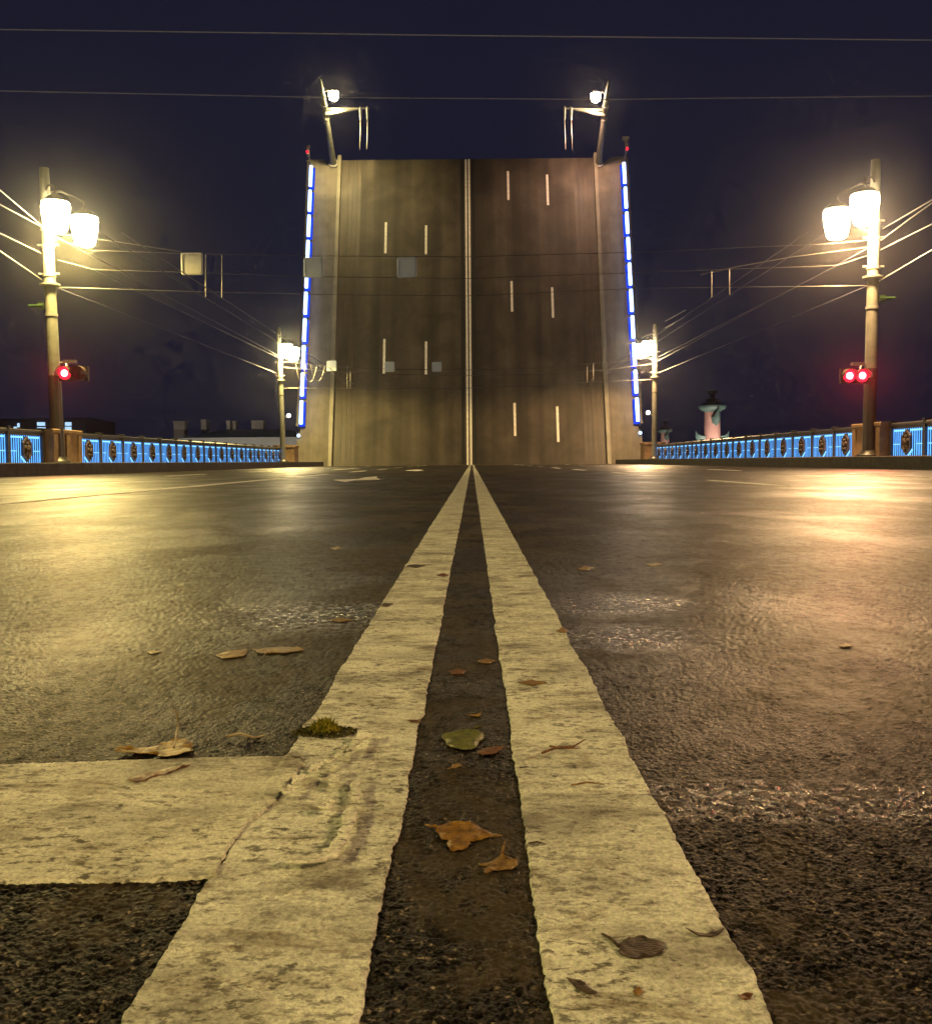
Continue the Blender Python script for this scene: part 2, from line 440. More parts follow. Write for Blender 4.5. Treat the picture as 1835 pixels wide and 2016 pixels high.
# ---- centre line stripes, stop line (raised, ragged thermoplastic)
def edge_wobble(y, seed, k=1.0):
    return k * (0.0034 * vnoise(y * 16, 0.5, seed) * 2 + 0.0028 * vnoise(y * 60, 0.5, seed + 1) + 0.0022 * vnoise(y * 210, 0.5, seed + 2))
def stripe(name, xa, xb, y0, y1, seed):
    yy = [y0]
    while yy[-1] < y1:
        y = yy[-1]; yy.append(y + max(0.0014, min(1.0, y * y / 301.0 * 1.2)))
    yy = np.array(yy); yy[-1] = y1
    nu = 120
    u = np.concatenate([[0, 0], np.linspace(0.004, 0.996, nu), [1, 1]])
    U, Yv = np.meshgrid(u, yy)
    xl = xa(yy) + edge_wobble(yy, seed); xr = xb(yy) + edge_wobble(yy, seed + 7)
    X = xl[:, None] + (xr - xl)[:, None] * U
    rh = road_height(X, Yv)
    Z = 0.6 * rh + 0.4 * road_base(X, Yv) + 0.0028 + 0.0007 * vnoise(X * 210, Yv * 210, seed + 3)
    Z[:, 0] -= 0.007; Z[:, -1] -= 0.007
    Z[:, 1] -= 0.0008; Z[:, -2] -= 0.0008
    X[:, 0] -= 0.0010; X[:, -1] += 0.0010
    return grid_object(name, X, Yv, Z, M_PAINT, road)
lin = lambda a, b: (lambda y: a + (b - a) * np.clip((y - 0.5) / 2.5, 0, 1))
stripe('centre_line', lin(-0.1885, -0.193), lin(-0.0625, -0.0600), 0.36, 80.8, 31)
stripe('centre_line', lin(0.0400, 0.0410), lin(0.1585, 0.1610), 0.36, 80.8, 57)

def z1(x, y):          # px of the lower-left enlargement -> picture px
    return (x / 1.4336) * 0.7168, (1900 + y / 1.4336) * 0.7168
# right-hand torn end of the stop line
endpx = [(850, 752), (840, 735), (850, 715), (880, 690), (930, 640), (1005, 560), (1070, 490), (1120, 410), (1165, 340), (1192, 300), (1180, 266)]
end = [ground(*z1(*p)) for p in endpx]
b0, b1 = ground(0, 1748), ground(400, 1738)
t0, t1 = ground(0, 1512), ground(570, 1494)
yb = lambda x: b0.y + (b1.y - b0.y) * (x - b0.x) / (b1.x - b0.x)
yt = lambda x: t0.y + (t1.y - t0.y) * (x - t0.x) / (t1.x - t0.x)
v = np.linspace(0, 1, 190)
ex = np.interp(v, np.linspace(0, 1, len(end)), [e.x for e in end])
ex = ex + 0.006 * vnoise(v * 28, 0.3, 71) + 0.004 * vnoise(v * 75, 0.3, 72)
sd = np.concatenate([[0, 0.0006], np.linspace(0.002, 0.42, 230), np.linspace(0.45, 3.2, 60)])
V, S_ = np.meshgrid(v, sd, indexing='ij')
X = ex[:, None] - S_
ybv = yb(X) + edge_wobble(X, 81, 0.6); ytv = yt(X) + edge_wobble(X, 87, 0.6)
Yv = ybv + (ytv - ybv) * V
rh = road_height(X, Yv)
over = np.clip((X + 0.1925) / 0.004, 0, 1)                     # where it lies on the stripe it sits higher
Z = 0.55 * rh + 0.45 * road_base(X, Yv) + 0.0034 + 0.0016 * over + 0.0011 * vnoise(X * 28, Yv * 260, 90) + 0.0006 * vnoise(X * 250, Yv * 250, 91)
Z[0, :] -= 0.007; Z[-1, :] -= 0.007; Z[:, 0] -= 0.006
grid_object('stop_line', X, Yv, Z, M_PAINT2, road)

# ---- other lane markings
def ground_poly(name, pts, mat, parent, z=0.0065):
    mb = MB(); n = len(pts)
    P = [ground(*p) if len(p) == 2 else p for p in pts]
    vs = [(p[0], p[1], z) for p in P] + [(p[0], p[1], -0.004) for p in P]
    mb.add(vs, [tuple(range(n))] + [(i, (i + 1) % n, n + (i + 1) % n, n + i) for i in range(n)])
    return mb.build(name, mat, parent)
def dash(x, y0, y1, w=0.13):
    return ground_poly('lane_line', [(x - w / 2, y0, 0), (x + w / 2, y0, 0), (x + w / 2, y1, 0), (x - w / 2, y1, 0)], M_FARPAINT, road)
dash(-3.62, -6.0, 19.2, 0.15)
for y in (21.0, 30.0, 39.0, 48.0, 57.0, 66.0, 75.0): dash(-3.62, y, y + 4.0)
for y in (-8.0, 2.0, 10.9, 20.6, 30.0, 39.0, 48.0, 57.0, 66.0, 75.0): dash(3.38, y, y + 3.4)
for y in (24.0, 33.0, 42.0, 51.0, 60.0, 69.0): dash(-7.3, y, y + 3.4)
for y in (6.0, 15.0, 26.0, 35.0, 44.0, 53.0, 62.0, 71.0): dash(6.9, y, y + 3.4)
def z8(x, y): return 609.3 + x * 0.3516, 874.5 + y * 0.3516
ground_poly('lane_arrow', [z8(*p) for p in ((138, 201), (200, 212), (250, 203), (398, 199), (378, 190), (378, 181), (300, 189), (270, 196))], M_FARPAINT, road)
ground_poly('lane_arrow', [z8(*p) for p in ((540, 147), (600, 150), (640, 146), (600, 142))], M_FARPAINT, road)
ground_poly('lane_arrow', [(-5.6, 40, 0), (-5.3, 40, 0), (-5.3, 44, 0), (-4.9, 44, 0), (-5.45, 46.5, 0), (-6.0, 44, 0), (-5.6, 44, 0)], M_FARPAINT, road)
# joint at the foot of the leaf
MB().box(XK_L + 0.05, XK_R - 0.05, 80.2, 80.86, -0.1, 0.008).build('expansion_joint', M_LEAFKERB, road)

# ---- raised sidewalks with their kerbs
def sidewalk(s_, xk):
    xo = xk + s_ * 3.55
    a, b = sorted((xk + s_ * 0.32, xo))
    sw = tag(MB().box(a, b, -45, 76.2, -0.6, 0.300).build('sidewalk', M_WALK), kind='structure')
    a, b = sorted((xk, xk + s_ * 0.318))
    MB().box(a, b, -45, 76.2, -0.6, 0.352, 0.02).build('kerb', M_KERB, sw)
    a, b = sorted((xk + s_ * 2.3, xk + s_ * 3.3))
    return sw
sidewalk(-1, XK_L); sidewalk(1, XK_R)

# ================================================================== RAISED BRIDGE LEAF
leaf = tag(empty('bridge_leaf', (-0.2, LEAF_Y, 0.0), (LEAF_A, 0, 0)), 'raised bridge leaf standing steeply upright at the end of the road', 'drawbridge')
HW = 11.05
MB().box(-HW, HW, -0.9, LEAF_LEN, -0.9, 0.0).build('carriageway', M_DECK, leaf)
for s_ in (-1, 1):
    a, b = sorted((s_ * (HW + 0.34), s_ * 13.95))
    mb = MB()
    # sidewalk strip: the upper end dips towards the kerb
    prof = [(a, -0.9), (b, -0.9)]
    hi = LEAF_LEN
    if s_ < 0: top = [(b, hi - 0.75), (b - 0.35, hi - 0.75), (b - 1.3, hi - 0.05), (a, hi - 0.02)]
    else: top = [(b, hi - 0.02), (a + 1.3, hi - 0.05), (a + 0.35, hi - 0.75), (a, hi - 0.75)]
    mb.prism(prof + top, -0.8, 0.22, 'z')
    mb.build('sidewalk', M_LEAFWALK, leaf)
    a, b = sorted((s_ * (HW + 0.003), s_ * (HW + 0.337)))
    MB().box(a, b, -0.7, LEAF_LEN + 0.25, -0.7, 0.42, 0.03).build('kerb', M_LEAFKERB, leaf)
    a, b = sorted((s_ * (HW - 1.75), s_ * (HW - 0.02)))
    MB().box(a, b, -0.7, LEAF_LEN - 0.03, -0.5, 0.006).build('gutter_strip', M_GUTTER, leaf)
    for g in (0.55, 0.95, 1.35):
        a, b = sorted((s_ * (HW - g), s_ * (HW - g - 0.10)))
        MB().box(a, b, -0.6, LEAF_LEN - 0.05, 0.0, 0.035, 0.008).build('guide_rail', M_GUTTER, leaf)
for x in (-0.62, 0.36): MB().box(x, x + 0.26, -0.6, LEAF_LEN - 0.02, -0.3, 0.005).build('joint_strip', M_SEAM, leaf)
for x in (-0.22, 0.06): MB().box(x, x + 0.16, -0.6, LEAF_LEN - 0.02, -0.3, 0.012).build('centre_line', M_FARPAINT, leaf)
# leaf plane intersections for the dashes
lw = Matrix.Translation((-0.2, LEAF_Y, 0)) @ Matrix.Rotation(LEAF_A, 4, 'X')
lwi = lw.inverted()
def on_leaf(px, py, off=0.0):
    o = lwi @ Vector((0, 0, CAM_H)); d = (lwi.to_3x3() @ ray(px, py))
    k = (off - o.z) / d.z
    return o + d * k
for x, ya, yb_ in ((760, 437, 498), (839, 443, 500), (757, 667, 735), (839, 672, 737), (1000, 336, 393), (1077, 343, 403), (1007, 553, 613), (1087, 565, 625), (1013, 793, 858), (1097, 800, 870)):
    p, q = on_leaf(x, ya), on_leaf(x, yb_)
    MB().box(p.x - 0.10, p.x + 0.10, q.y, p.y, -0.05, 0.010).build('lane_line', M_FARPAINT, leaf)

# ================================================================== RAILINGS
PW = 2.43
def railing_meshes(leafy):
    """meshes of one panel: local y along the run, x across, z up"""
    A, B = 0.06, PW - 0.06
    fr = MB()
    fr.box(-0.05, 0.05, 0.05, PW - 0.05, 0.0, 0.04).box(-0.09, 0.09, 0.0, PW, 0.99, 1.10, 0.03).box(-0.04, 0.04, 0.05, PW - 0.05, 0.905, 0.985)
    po = MB().box(-0.085, 0.085, -0.075, 0.075, 0.0, 1.13).box(-0.11, 0.11, -0.10, 0.10, 1.132, 1.17)
    bars = MB(); n = 15
    for i in range(n):
        y = A + 0.09 + (B - A - 0.18) * i / (n - 1)
        bars.box(-0.016, 0.016, y - 0.032, y + 0.032, 0.042, 0.903)
    slats = MB()
    for i in range(n - 1):
        y = A + 0.09 + (B - A - 0.18) * (i + 0.5) / (n - 1)
        slats.box(-0.030, 0.030, y - 0.011, y + 0.011, 0.042, 0.903)
    pan = MB().box(0.035, 0.045, A, B, 0.041, 0.904)
    st = MB().box(-0.035, -0.020, 0.22, 1.05, 0.82, 0.87).box(-0.035, -0.020, 1.38, PW - 0.22, 0.82, 0.87)
    st.box(-0.029, -0.018, 0.14, 0.62, 0.40, 0.43).box(-0.029, -0.018, PW - 0.62, PW - 0.14, 0.40, 0.43)
    cy, cz, ry, rz = PW / 2, 0.475, 0.34, 0.40
    hexa = lambda k: [(cy + ry * k * math.cos(a), cz + rz * k * math.sin(a)) for a in [math.radians(90 + 60 * i) for i in range(6)]]
    med = MB()
    h = hexa(1.0); h2 = hexa(0.78)
    for i in range(6):
        j = (i + 1) % 6
        med.prism([h[i], h[j], h2[j], h2[i]], -0.10, 0.06)
    emb = MB().prism(hexa(0.779), -0.055, 0.03)
    for q in range(5):
        a = math.radians(90 + 72 * q)
        emb.lathe([(0.01, -0.06), (0.075, -0.03), (0.085, 0.0), (0.06, 0.05), (0.01, 0.07)], 7, (-0.07, cy + 0.13 * math.cos(a), cz + 0.17 * math.sin(a)))
    emb.lathe([(0.01, -0.09), (0.09, -0.04), (0.10, 0.0), (0.07, 0.06), (0.01, 0.09)], 8, (-0.08, cy, cz))
    dg = MB()
    for i in range(4):
        y = cy - 0.08 - 0.085 * i; z = cz - rz - 0.045 + 0.052 * i + 0.02
        dg.box(-0.055, -0.045, y - 0.05, y + 0.03, z - 0.02, z + 0.05)
    return dict(frame=fr.mesh('frame', M_IRON), post=po.mesh('post', M_IRON),
                bars=bars.mesh('lit_bars', M_LEAF_STRIP if leafy else M_BLUE_BAR), slats=slats.mesh('bars', M_IRON),
                panel=pan.mesh('light_panel', M_LEAF_PANEL if leafy else M_BLUE_PANEL),
                strip=st.mesh('light_strip', M_LEAF_STRIP if leafy else M_BLUE_STRIP),
                med=med.mesh('medallion', M_BRONZE), emb=emb.mesh('emblem', M_BRONZE), dg=dg.mesh('light_strip', M_BLUE_STRIP))
RM, RML = railing_meshes(False), railing_meshes(True)
def put(me, name, parent, loc=(0, 0, 0), scale=None):
    o = bpy.data.objects.new(name, me); col.objects.link(o); o.parent = parent; o.location = loc
    if scale: o.scale = scale
    return o
def railing(loc, n, label, s_, rot=None, parent=None, R=RM, leafy=False):
    r = tag(empty('bridge_railing', loc, rot or (0, 0, 0)), label, 'railing', 'blue lit railings of the bridge')
    for k in range(n):
        y = k * PW; sc = (-s_ * -1.0, 1, 1)
        p = put(R['frame'], 'railing_panel', r, (0, y, 0))
        sx = (float(s_), 1, 1)
        for key, nm in (('slats', 'bars'), ('panel', 'light_panel'), ('strip', 'light_strip'), ('dg', 'light_strip')) if not leafy else (('panel', 'light_panel'),):
            put(R[key], nm, p, scale=sx)
        if not leafy: put(R['bars'], 'lit_bars', p, scale=sx)
        else:
            put(LEAF_TUBE, 'light_tube', p, scale=sx); put(LEAF_GLOW, 'halo_strip', p, scale=sx)
        m = put(R['med'], 'medallion', p, scale=sx)
        put(R['emb'], 'emblem', p, scale=sx)
        put(R['post'], 'post', r, (0, y, 0))
    put(R['post'], 'post', r, (0, n * PW, 0))
    return r
LEAF_TUBE = MB().box(-0.34, -0.095, 0.24, PW - 0.24, 0.62, 0.90, 0.03).mesh('light_tube', M_LEAF_STRIP)
LEAF_GLOW = MB().box(-0.50, 0.20, 0.14, PW - 0.14, 0.30, 0.36).mesh('halo_strip', M_LEAF_PANEL)  # added glowing strip: the blue halo round the tubes built as a shape
Z_SW = 0.30
ZB = 0.315
for s_, xr, side in ((-1, -14.0, 'left'), (1, 13.6, 'right')):
    mb = MB().box(xr - 0.22, xr + 0.22, -40, 76.0, Z_SW - 0.02, ZB + 0.0).build('plinth', M_WALK)
    tag(mb, 'low concrete plinth under the %s bridge railing' % side, 'plinth')
    railing((xr, 35.35, ZB), 16, 'long %s-hand railing of blue lit panels running on to the raised leaf' % side, s_)
    railing((xr, 32.65 - 10 * PW, ZB), 10, 'near %s-hand railing of blue lit panels cut by the picture edge' % side, s_)
    # stone pedestal between the runs
    pd = tag(empty('railing_pedestal', (xr, 34.0, ZB)), 'stone pedestal behind the foot of the near %s lamp post' % side, 'pedestal')
    MB().box(-0.30, 0.30, -1.20, 1.20, 0.0, 1.02).build('block', M_STONE, pd)
    MB().box(-0.36, 0.36, -1.26, 1.26, 1.022, 1.16, 0.03).build('cap', M_STONE, pd)
    for y in (-1.05, 0.0, 1.05): MB().box(-s_ * 0.30 - 0.06, -s_ * 0.30 + 0.06, y - 0.14, y + 0.14, 0.05, 0.98).build('pilaster', M_STONE, pd)
    # pedestal at the end of the fixed span, by the leaf
    pd = tag(empty('pier_pedestal', (xr, 75.9, Z_SW)), 'pale stone end pedestal beside the foot of the raised leaf, %s side' % side, 'pedestal')
    MB().box(-0.75, 0.75, -0.9, 0.9, 0.0, 1.15).build('block', M_STONE, pd)
    MB().box(-0.82, 0.82, -0.97, 0.97, 1.152, 1.32, 0.03).build('cap', M_STONE, pd)
# railings on the leaf (turned up with it)
for s_, side in ((-1, 'left'), (1, 'right')):
    p = lw @ Vector((s_ * 13.78, 3.05, 0.22))
    railing(p, 10, 'bright blue-white railing seen edge on along the %s edge of the raised leaf' % side, s_, rot=(LEAF_A, 0, 0), R=RML, leafy=True)
    # navigation light at the tip
    base = lw @ Vector((s_ * 13.78, 27.9, 0.22))
    nl = tag(empty('navigation_light', base, (LEAF_A, 0, 0)), 'small red navigation light on a steel post at the %s tip of the leaf' % side, 'signal')
    MB().box(-0.07, 0.07, -0.07, 0.07, 0.0, 1.5).build('post', M_STEEL, nl)
    MB().box(-0.12, 0.12, -0.05, 1.35 if s_ > 0 else 0.9, 1.2, 1.35).build('bracket', M_STEEL, nl)
    if s_ > 0: MB().box(-0.30, 0.30, 1.2, 1.5, 1.05, 1.30).build('head', M_STEEL, nl)
    MB().lathe([(0.04, -0.11), (0.10, -0.05), (0.10, 0.04), (0.06, 0.11)], 12, (0, 0.05, 1.62)).build('red_lens', M_RED, nl)
    # small lamp at the foot of the leaf railing
    b2 = lw @ Vector((s_ * 13.78, 2.45, 0.5))
    fl = tag(empty('marker_lamp', b2), 'small white marker lamp under the %s leaf railing' % side, 'lamp')
    MB().lathe([(0.05, -0.13), (0.13, -0.06), (0.13, 0.06), (0.05, 0.13)], 12).build('lens', M_LEAF_STRIP, fl)
    MB().box(-0.06, 0.06, 0.0, 0.5, -0.05, 0.05).build('bracket', M_STEEL, fl)

# ================================================================== LAMP POSTS
def lamp_post(x, y, s_, lean, label, signal_side=False, far=False):
    """s_ = -1 left of the road, +1 right"""
    r = tag(empty('lamp_post', (x, y, Z_SW)), label, 'lamp post', 'tall lamp posts along the bridge')
    L = lambda z: lean * z / 8.0
    pts = lambda zs: [(L(z), 0, z) for z in zs]
    MB().tube(pts([2.95 if not far else 0.5, 6.0, 8.0, 9.75]), [0.195, 0.185, 0.178, 0.15], 20).build('pole', M_POLE, r, True)
    MB().tube(pts([0.0, 2.95] if not far else [0.0, 0.5]), [0.215, 0.203], 20).build('lower_pole', M_POLE_DARK if not far else M_POLE, r, True)  # lower length of the pole, slightly thicker, darker on the near posts
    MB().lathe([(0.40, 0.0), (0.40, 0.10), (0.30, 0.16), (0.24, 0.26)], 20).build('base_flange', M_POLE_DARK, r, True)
    MB().lathe([(0.21, -0.06), (0.33, -0.03), (0.33, 0.03), (0.21, 0.06)], 20, (L(5.95), 0, 5.95)).build('collar', M_POLE, r, True)
    for z in (4.95, 6.25, 7.2, 7.75): MB().lathe([(0.192, -0.05), (0.212, -0.045), (0.212, 0.045), (0.192, 0.05)], 20, (L(z), 0, z)).build('clamp_band', M_STEEL, r, True)
    for z, a in ((6.3, 0.23), (7.25, 0.23), (7.78, 0.22), (6.3, -0.23), (7.25, -0.23)):
        MB().tube([(L(z) + a * 0.8, 0, z), (L(z) + a * 1.5, 0, z)], 0.035, 8).build('clamp_bolt', M_STEEL, r, True)
    glass = M_LAMP_Y if s_ < 0 else M_LAMP_A
    for dx, dy in ((0.62, -0.75), (0.80, 1.2)):
        lx = L(8.3) - s_ * dx
        arm = MB().tube([(L(9.3), 0, 8.95), (L(9.3) - s_ * dx * 0.4, dy * 0.4, 9.12), (lx, dy, 8.95), (lx, dy, 8.70)], 0.035, 8).build('arm', M_IRON, r, True)
        lan = MB().lathe([(0.04, 0.70), (0.10, 0.62), (0.30, 0.50), (0.43, 0.38), (0.43, 0.358)], 20, (lx, dy, 8.08)).build('lantern', M_IRON, r, True)
        MB().lathe([(0.10, -0.62), (0.26, -0.60), (0.33, -0.52), (0.38, -0.30), (0.43, 0.0), (0.45, 0.22), (0.42, 0.355)], 20, (lx, dy, 8.08)).build('lamp_glass', glass, lan, True)
        spot('lamp_light', (lx, dy, 7.42), P_STREET, YELLOW if s_ < 0 else AMBER, 169, 0.18, 0.22, r)
    if far:
        MB().tube([(L(3.2), 0, 3.2), (L(3.2) - s_ * 0.55, -0.3, 3.3)], 0.03, 8).build('floodlight_arm', M_STEEL, r)
        fl = MB().box(-s_ * 0.55 - 0.13, -s_ * 0.55 + 0.13, -0.55, -0.25, 3.25, 3.5).build('floodlight', M_STEEL, r)
        MB().lathe([(0.04, -0.14), (0.13, -0.05), (0.14, 0.04), (0.08, 0.12)], 10, (-s_ * 0.55, -0.62, 3.38)).build('lens', M_WHITE_DOT, fl)
    else:
        z = 5.25
        gb = MB().tube([(L(z) + s_ * 0.20, 0, z), (L(z) + s_ * 0.40, 0, z)], [0.13, 0.13], 10).build('green_clamp', M_GREEN, r)
        MB().tube([(L(z) + s_ * 0.40, 0, z), (L(z) + s_ * 0.50, 0, z + 0.01), (L(z) + s_ * 0.75, 0, z + 0.02)], [0.03, 0.05, 0.04], 8).build('green_arm', M_GREEN, gb)
    return r
def wp(px, py, Y): return at(px, py, Y)
XL, XR = -13.79, 13.17
lamp_post(XL, 33.5, -1, -0.17, 'near left lamp post with two glowing yellow lanterns above a red signal')
lamp_post(XR, 33.5, 1, 0.10, 'near right lamp post with two glowing amber lanterns above a red signal')
lamp_post(XL + 0.1, 73.0, -1, -0.15, 'far left lamp post beside the left foot of the raised leaf', far=True)
lamp_post(XR + 0.03, 73.0, 1, 0.06, 'far right lamp post beside the right foot of the raised leaf', far=True)
lamp_post(XL, -6.0, -1, -0.15, 'left lamp post behind the camera at the wire ends')
lamp_post(XR, -6.0, 1, 0.10, 'right lamp post behind the camera at the wire ends')

# ---- red signals on the near posts
def signal(px0, px1, py, s_, lit, label):
    a, b = at(px0, py, 33.05), at(px1, py, 33.05)
    c = (a + b) / 2
    sg = tag(empty('traffic_signal', c), label, 'traffic light')
    h = abs(b.x - a.x) / 2
    MB().box(-h - 0.24, h + 0.24, 0.02, 0.16, -0.24, 0.24).build('housing', M_BLACK, sg)
    for k, dx in enumerate((-h, h)):
        hd = MB().tube([(dx, -0.10, 0), (dx, 0.02, 0)], [0.225, 0.235], 20).build('lamp_body', M_BLACK, sg, True)
        ln = MB(); prof = [(0.02, -0.145), (0.12, -0.135), (0.20, -0.105)]
        seg = 20
        vs = [(dx + r_ * math.cos(2 * math.pi * q / seg), y_, r_ * math.sin(2 * math.pi * q / seg)) for r_, y_ in prof for q in range(seg)]
        fs = [(i * seg + q, i * seg + (q + 1) % seg, (i + 1) * seg + (q + 1) % seg, (i + 1) * seg + q) for i in range(2) for q in range(seg)] + [tuple(range(seg))]
        ln.add(vs, fs).build('lens', M_RED if lit[k] else M_RED_OFF, hd, True)
        if lit[k]: MB().tube([(dx, -0.150, 0), (dx, -0.139, 0)], [0.07, 0.115], 18).build('bulb', M_RED_HOT, hd, True)
        if lit[k]: spot('signal_light', (dx, -0.42, -0.02), 230, (1.0, 0.02, 0.05), 44, 0.7, 0.12, sg, -(c + Vector((dx, 0, 0))))
        vz = MB(); n = 14; vs = []; fs = []
        for q in range(n + 1):
            an = math.radians(-10 + 200 * q / n)
            for r_, y_ in ((0.235, -0.06), (0.235, -0.34 if 0 < q < n else -0.2), (0.215, -0.34 if 0 < q < n else -0.2), (0.215, -0.06)):
                vs.append((dx + r_ * math.cos(an), y_, r_ * math.sin(an)))
        for q in range(n):
            for e in range(4): fs.append((q * 4 + e, q * 4 + (e + 1) % 4, q * 4 + 4 + (e + 1) % 4, q * 4 + 4 + e))
        vz.add(vs, fs).build('visor', M_BRONZE, hd, True)
    MB().tube([(s_ * h, 0.1, 0.20), (s_ * (h + 0.10), 0.25, 0.38), (s_ * (h + 0.35), 0.45, 0.40)], 0.03, 8).build('bracket', M_STEEL, sg)
    MB().tube([(s_ * h, 0.1, -0.10), (s_ * (h + 0.35), 0.45, -0.05)], 0.03, 8).build('bracket', M_STEEL, sg)
    MB().box(-0.30 if s_ < 0 else -0.1, 0.10 if s_ < 0 else 0.30, -0.12, 0.10, 0.34, 0.44).build('camera_box', M_STEEL, sg)
    MB().lathe([(0.05, -0.10), (0.09, -0.06), (0.09, 0.06), (0.04, 0.10)], 10, (s_ * (h + 0.42), 0.30, 0.05)).build('bell', M_STEEL, sg)
signal(130, 158, 735, -1, (True, False), 'two-lamp crossing signal on the near left post, one lamp lit red')
signal(1670, 1695, 740, 1, (True, True), 'two-lamp crossing signal on the near right post, both lamps lit red')

# ---- lamps standing on the leaf
def leaf_lamp(s_, pb, pt, pl, parm, ppool, color, glass, label):
    o = lwi @ Vector((0, 0, CAM_H))
    base = on_leaf(*pb, 0.2); bw = lw @ base
    top = at(*pt, bw.y - 7.7)
    r = tag(empty('leaf_lamp_post', bw), label, 'lamp post', 'lamp posts standing out from the raised leaf')
    ax = (top - bw)
    MB().tube([Vector((0, 0, 0)), ax * 0.55, ax, ax * 1.18], [0.27, 0.23, 0.19, 0.07], 16).build('pole', M_POLE, r, True)
    MB().tube([-ax.normalized() * 0.2, ax.normalized() * 0.15], [0.5, 0.45], 12).build('base_flange', M_STEEL, r, True)
    for k in (0.66, 0.83): MB().tube([ax * k, ax * (k + 0.02)], [0.26, 0.26], 14).build('clamp_band', M_STEEL, r)
    a0 = ax * 0.76
    aend = at(*parm, (bw + a0).y) - bw
    ab = MB().tube([a0 + Vector((0, 0, 0.16)), a0 * 0.15 + aend * 0.85], [0.13, 0.08], 8); ab.tube([a0 - Vector((0, 0, 0.2)), a0 * 0.3 + aend * 0.7, aend], [0.15, 0.10, 0.07], 8)
    arm = ab.build('bracket_arm', M_STEEL, r, True)
    for k in (0.80, 0.96):
        p = a0 + (aend - a0) * k
        MB().tube([p + Vector((0, 0, 0.16)), p + Vector((0, 0, 0.05)), p, p - Vector((0, 0, 0.9))], [0.05, 0.14, 0.14, 0.085], 10).build('insulator', M_STEEL, r, True)
        dn = lw.to_3x3() @ Vector((0, -1, 0))
        MB().tube([p - Vector((0, 0, 0.9)), p - Vector((0, 0, 0.9)) + dn * 2.8], [0.035, 0.02], 6).build('hanger_wire', M_WIRE, r)
    lp = at(*pl, (bw + ax * 0.93).y) - bw
    n_in = lw.to_3x3() @ Vector((0, 0, -1))          # towards the leaf deck
    MB().tube([ax * 1.0, (ax * 1.0 + lp) / 2 + Vector((0, 0, 0.35)), lp + Vector((0, 0, 0.42))], 0.05, 8).build('lamp_arm', M_IRON, r, True)
    hd = MB().lathe([(0.06, 0.50), (0.30, 0.44), (0.44, 0.28), (0.44, 0.24)], 18, tuple(lp)).build('lantern', M_IRON, r, True)
    MB().lathe([(0.14, -0.42), (0.33, -0.28), (0.40, -0.05), (0.40, 0.235)], 18, tuple(lp)).build('lamp_glass', glass, hd, True)
    lo = lp + Vector((0, 0.35, -0.80))
    pool = (lw @ on_leaf(*ppool)) - (bw + lo)
    spot('lamp_light', lo, 2900 if s_ < 0 else 2300, color, 58, 0.45, 0.2, r, pool)
    spot('lamp_light', lo, 4600 if s_ < 0 else 3500, color, 150, 0.7, 0.25, r, (lw @ on_leaf(ppool[0] + 30 * (1 if s_ < 0 else -1), 500)) - (bw + lo))
    spot('lamp_light', lp + Vector((0, -0.1, -0.55)), 420, color, 150, 0.5, 0.2, r, (0, 0, -1))
    return r
leaf_lamp(-1, (657, 322), (635, 182), (657, 187), (727, 212), (662, 322), (1.0, 0.77, 0.32), M_LAMP_Y, 'left lamp post leaning out over the top of the raised leaf')
leaf_lamp(1, (1178, 322), (1195, 185), (1173, 190), (1108, 212), (1158, 322), (1.0, 0.56, 0.36), M_LAMP_A, 'right lamp post leaning out over the top of the raised leaf')

# ================================================================== WIRES AND HANGING SIGNS
def wire(pts, label, r=0.016, mat=None, sag=0.0, name='overhead_wire', group='overhead wires'):
    P = [Vector(p) for p in pts]
    out = []
    for i in range(len(P) - 1):
        n = max(2, int((P[i + 1] - P[i]).length / 2.5))
        for k in range(n):
            t = k / n
            q = P[i].lerp(P[i + 1], t); q.z -= sag * 4 * t * (1 - t)
            out.append(q)
    out.append(P[-1])
    c = out[0]
    o = MB().tube([q - c for q in out], r, 6).build(name, mat or M_WIRE, None, True)
    o.location = c
    return tag(o, label, 'wire', group)
Y1, Y2 = 33.5, 73.0
def run_back(p0, p1, Yend=-6.0):
    """carry a wire on past the picture edge to the post behind the camera"""
    return p1 + (p1 - p0) * ((Yend - p1.y) / (p1.y - p0.y))
# along the bridge, from the near posts towards and past the camera
for (a, b, yb_, w) in (((84, 445), (0, 374), 29.9, 'topmost wire leaving the near left post for the left picture edge'), ((84, 447), (0, 402), 30.1, 'second wire leaving the near left post for the left picture edge'),
                       ((81, 498), (0, 459), 30.2, 'third wire leaving the near left post for the left picture edge'), ((83, 551), (0, 494), 29.9, 'lowest wire leaving the near left post for the left picture edge'),
                       ((1738, 450), (1835, 393), 29.6, 'topmost wire leaving the near right post for the right picture edge'), ((1733, 473), (1835, 399), 29.2, 'second wire leaving the near right post for the right picture edge'),
                       ((1733, 492), (1835, 441), 29.6, 'third wire leaving the near right post for the right picture edge'), ((1729, 554), (1835, 492), 29.4, 'lowest wire leaving the near right post for the right picture edge')):
    p0, p1 = at(*a, Y1), at(*b, yb_)
    wire([p0, p1, run_back(p0, p1)], w, 0.020)
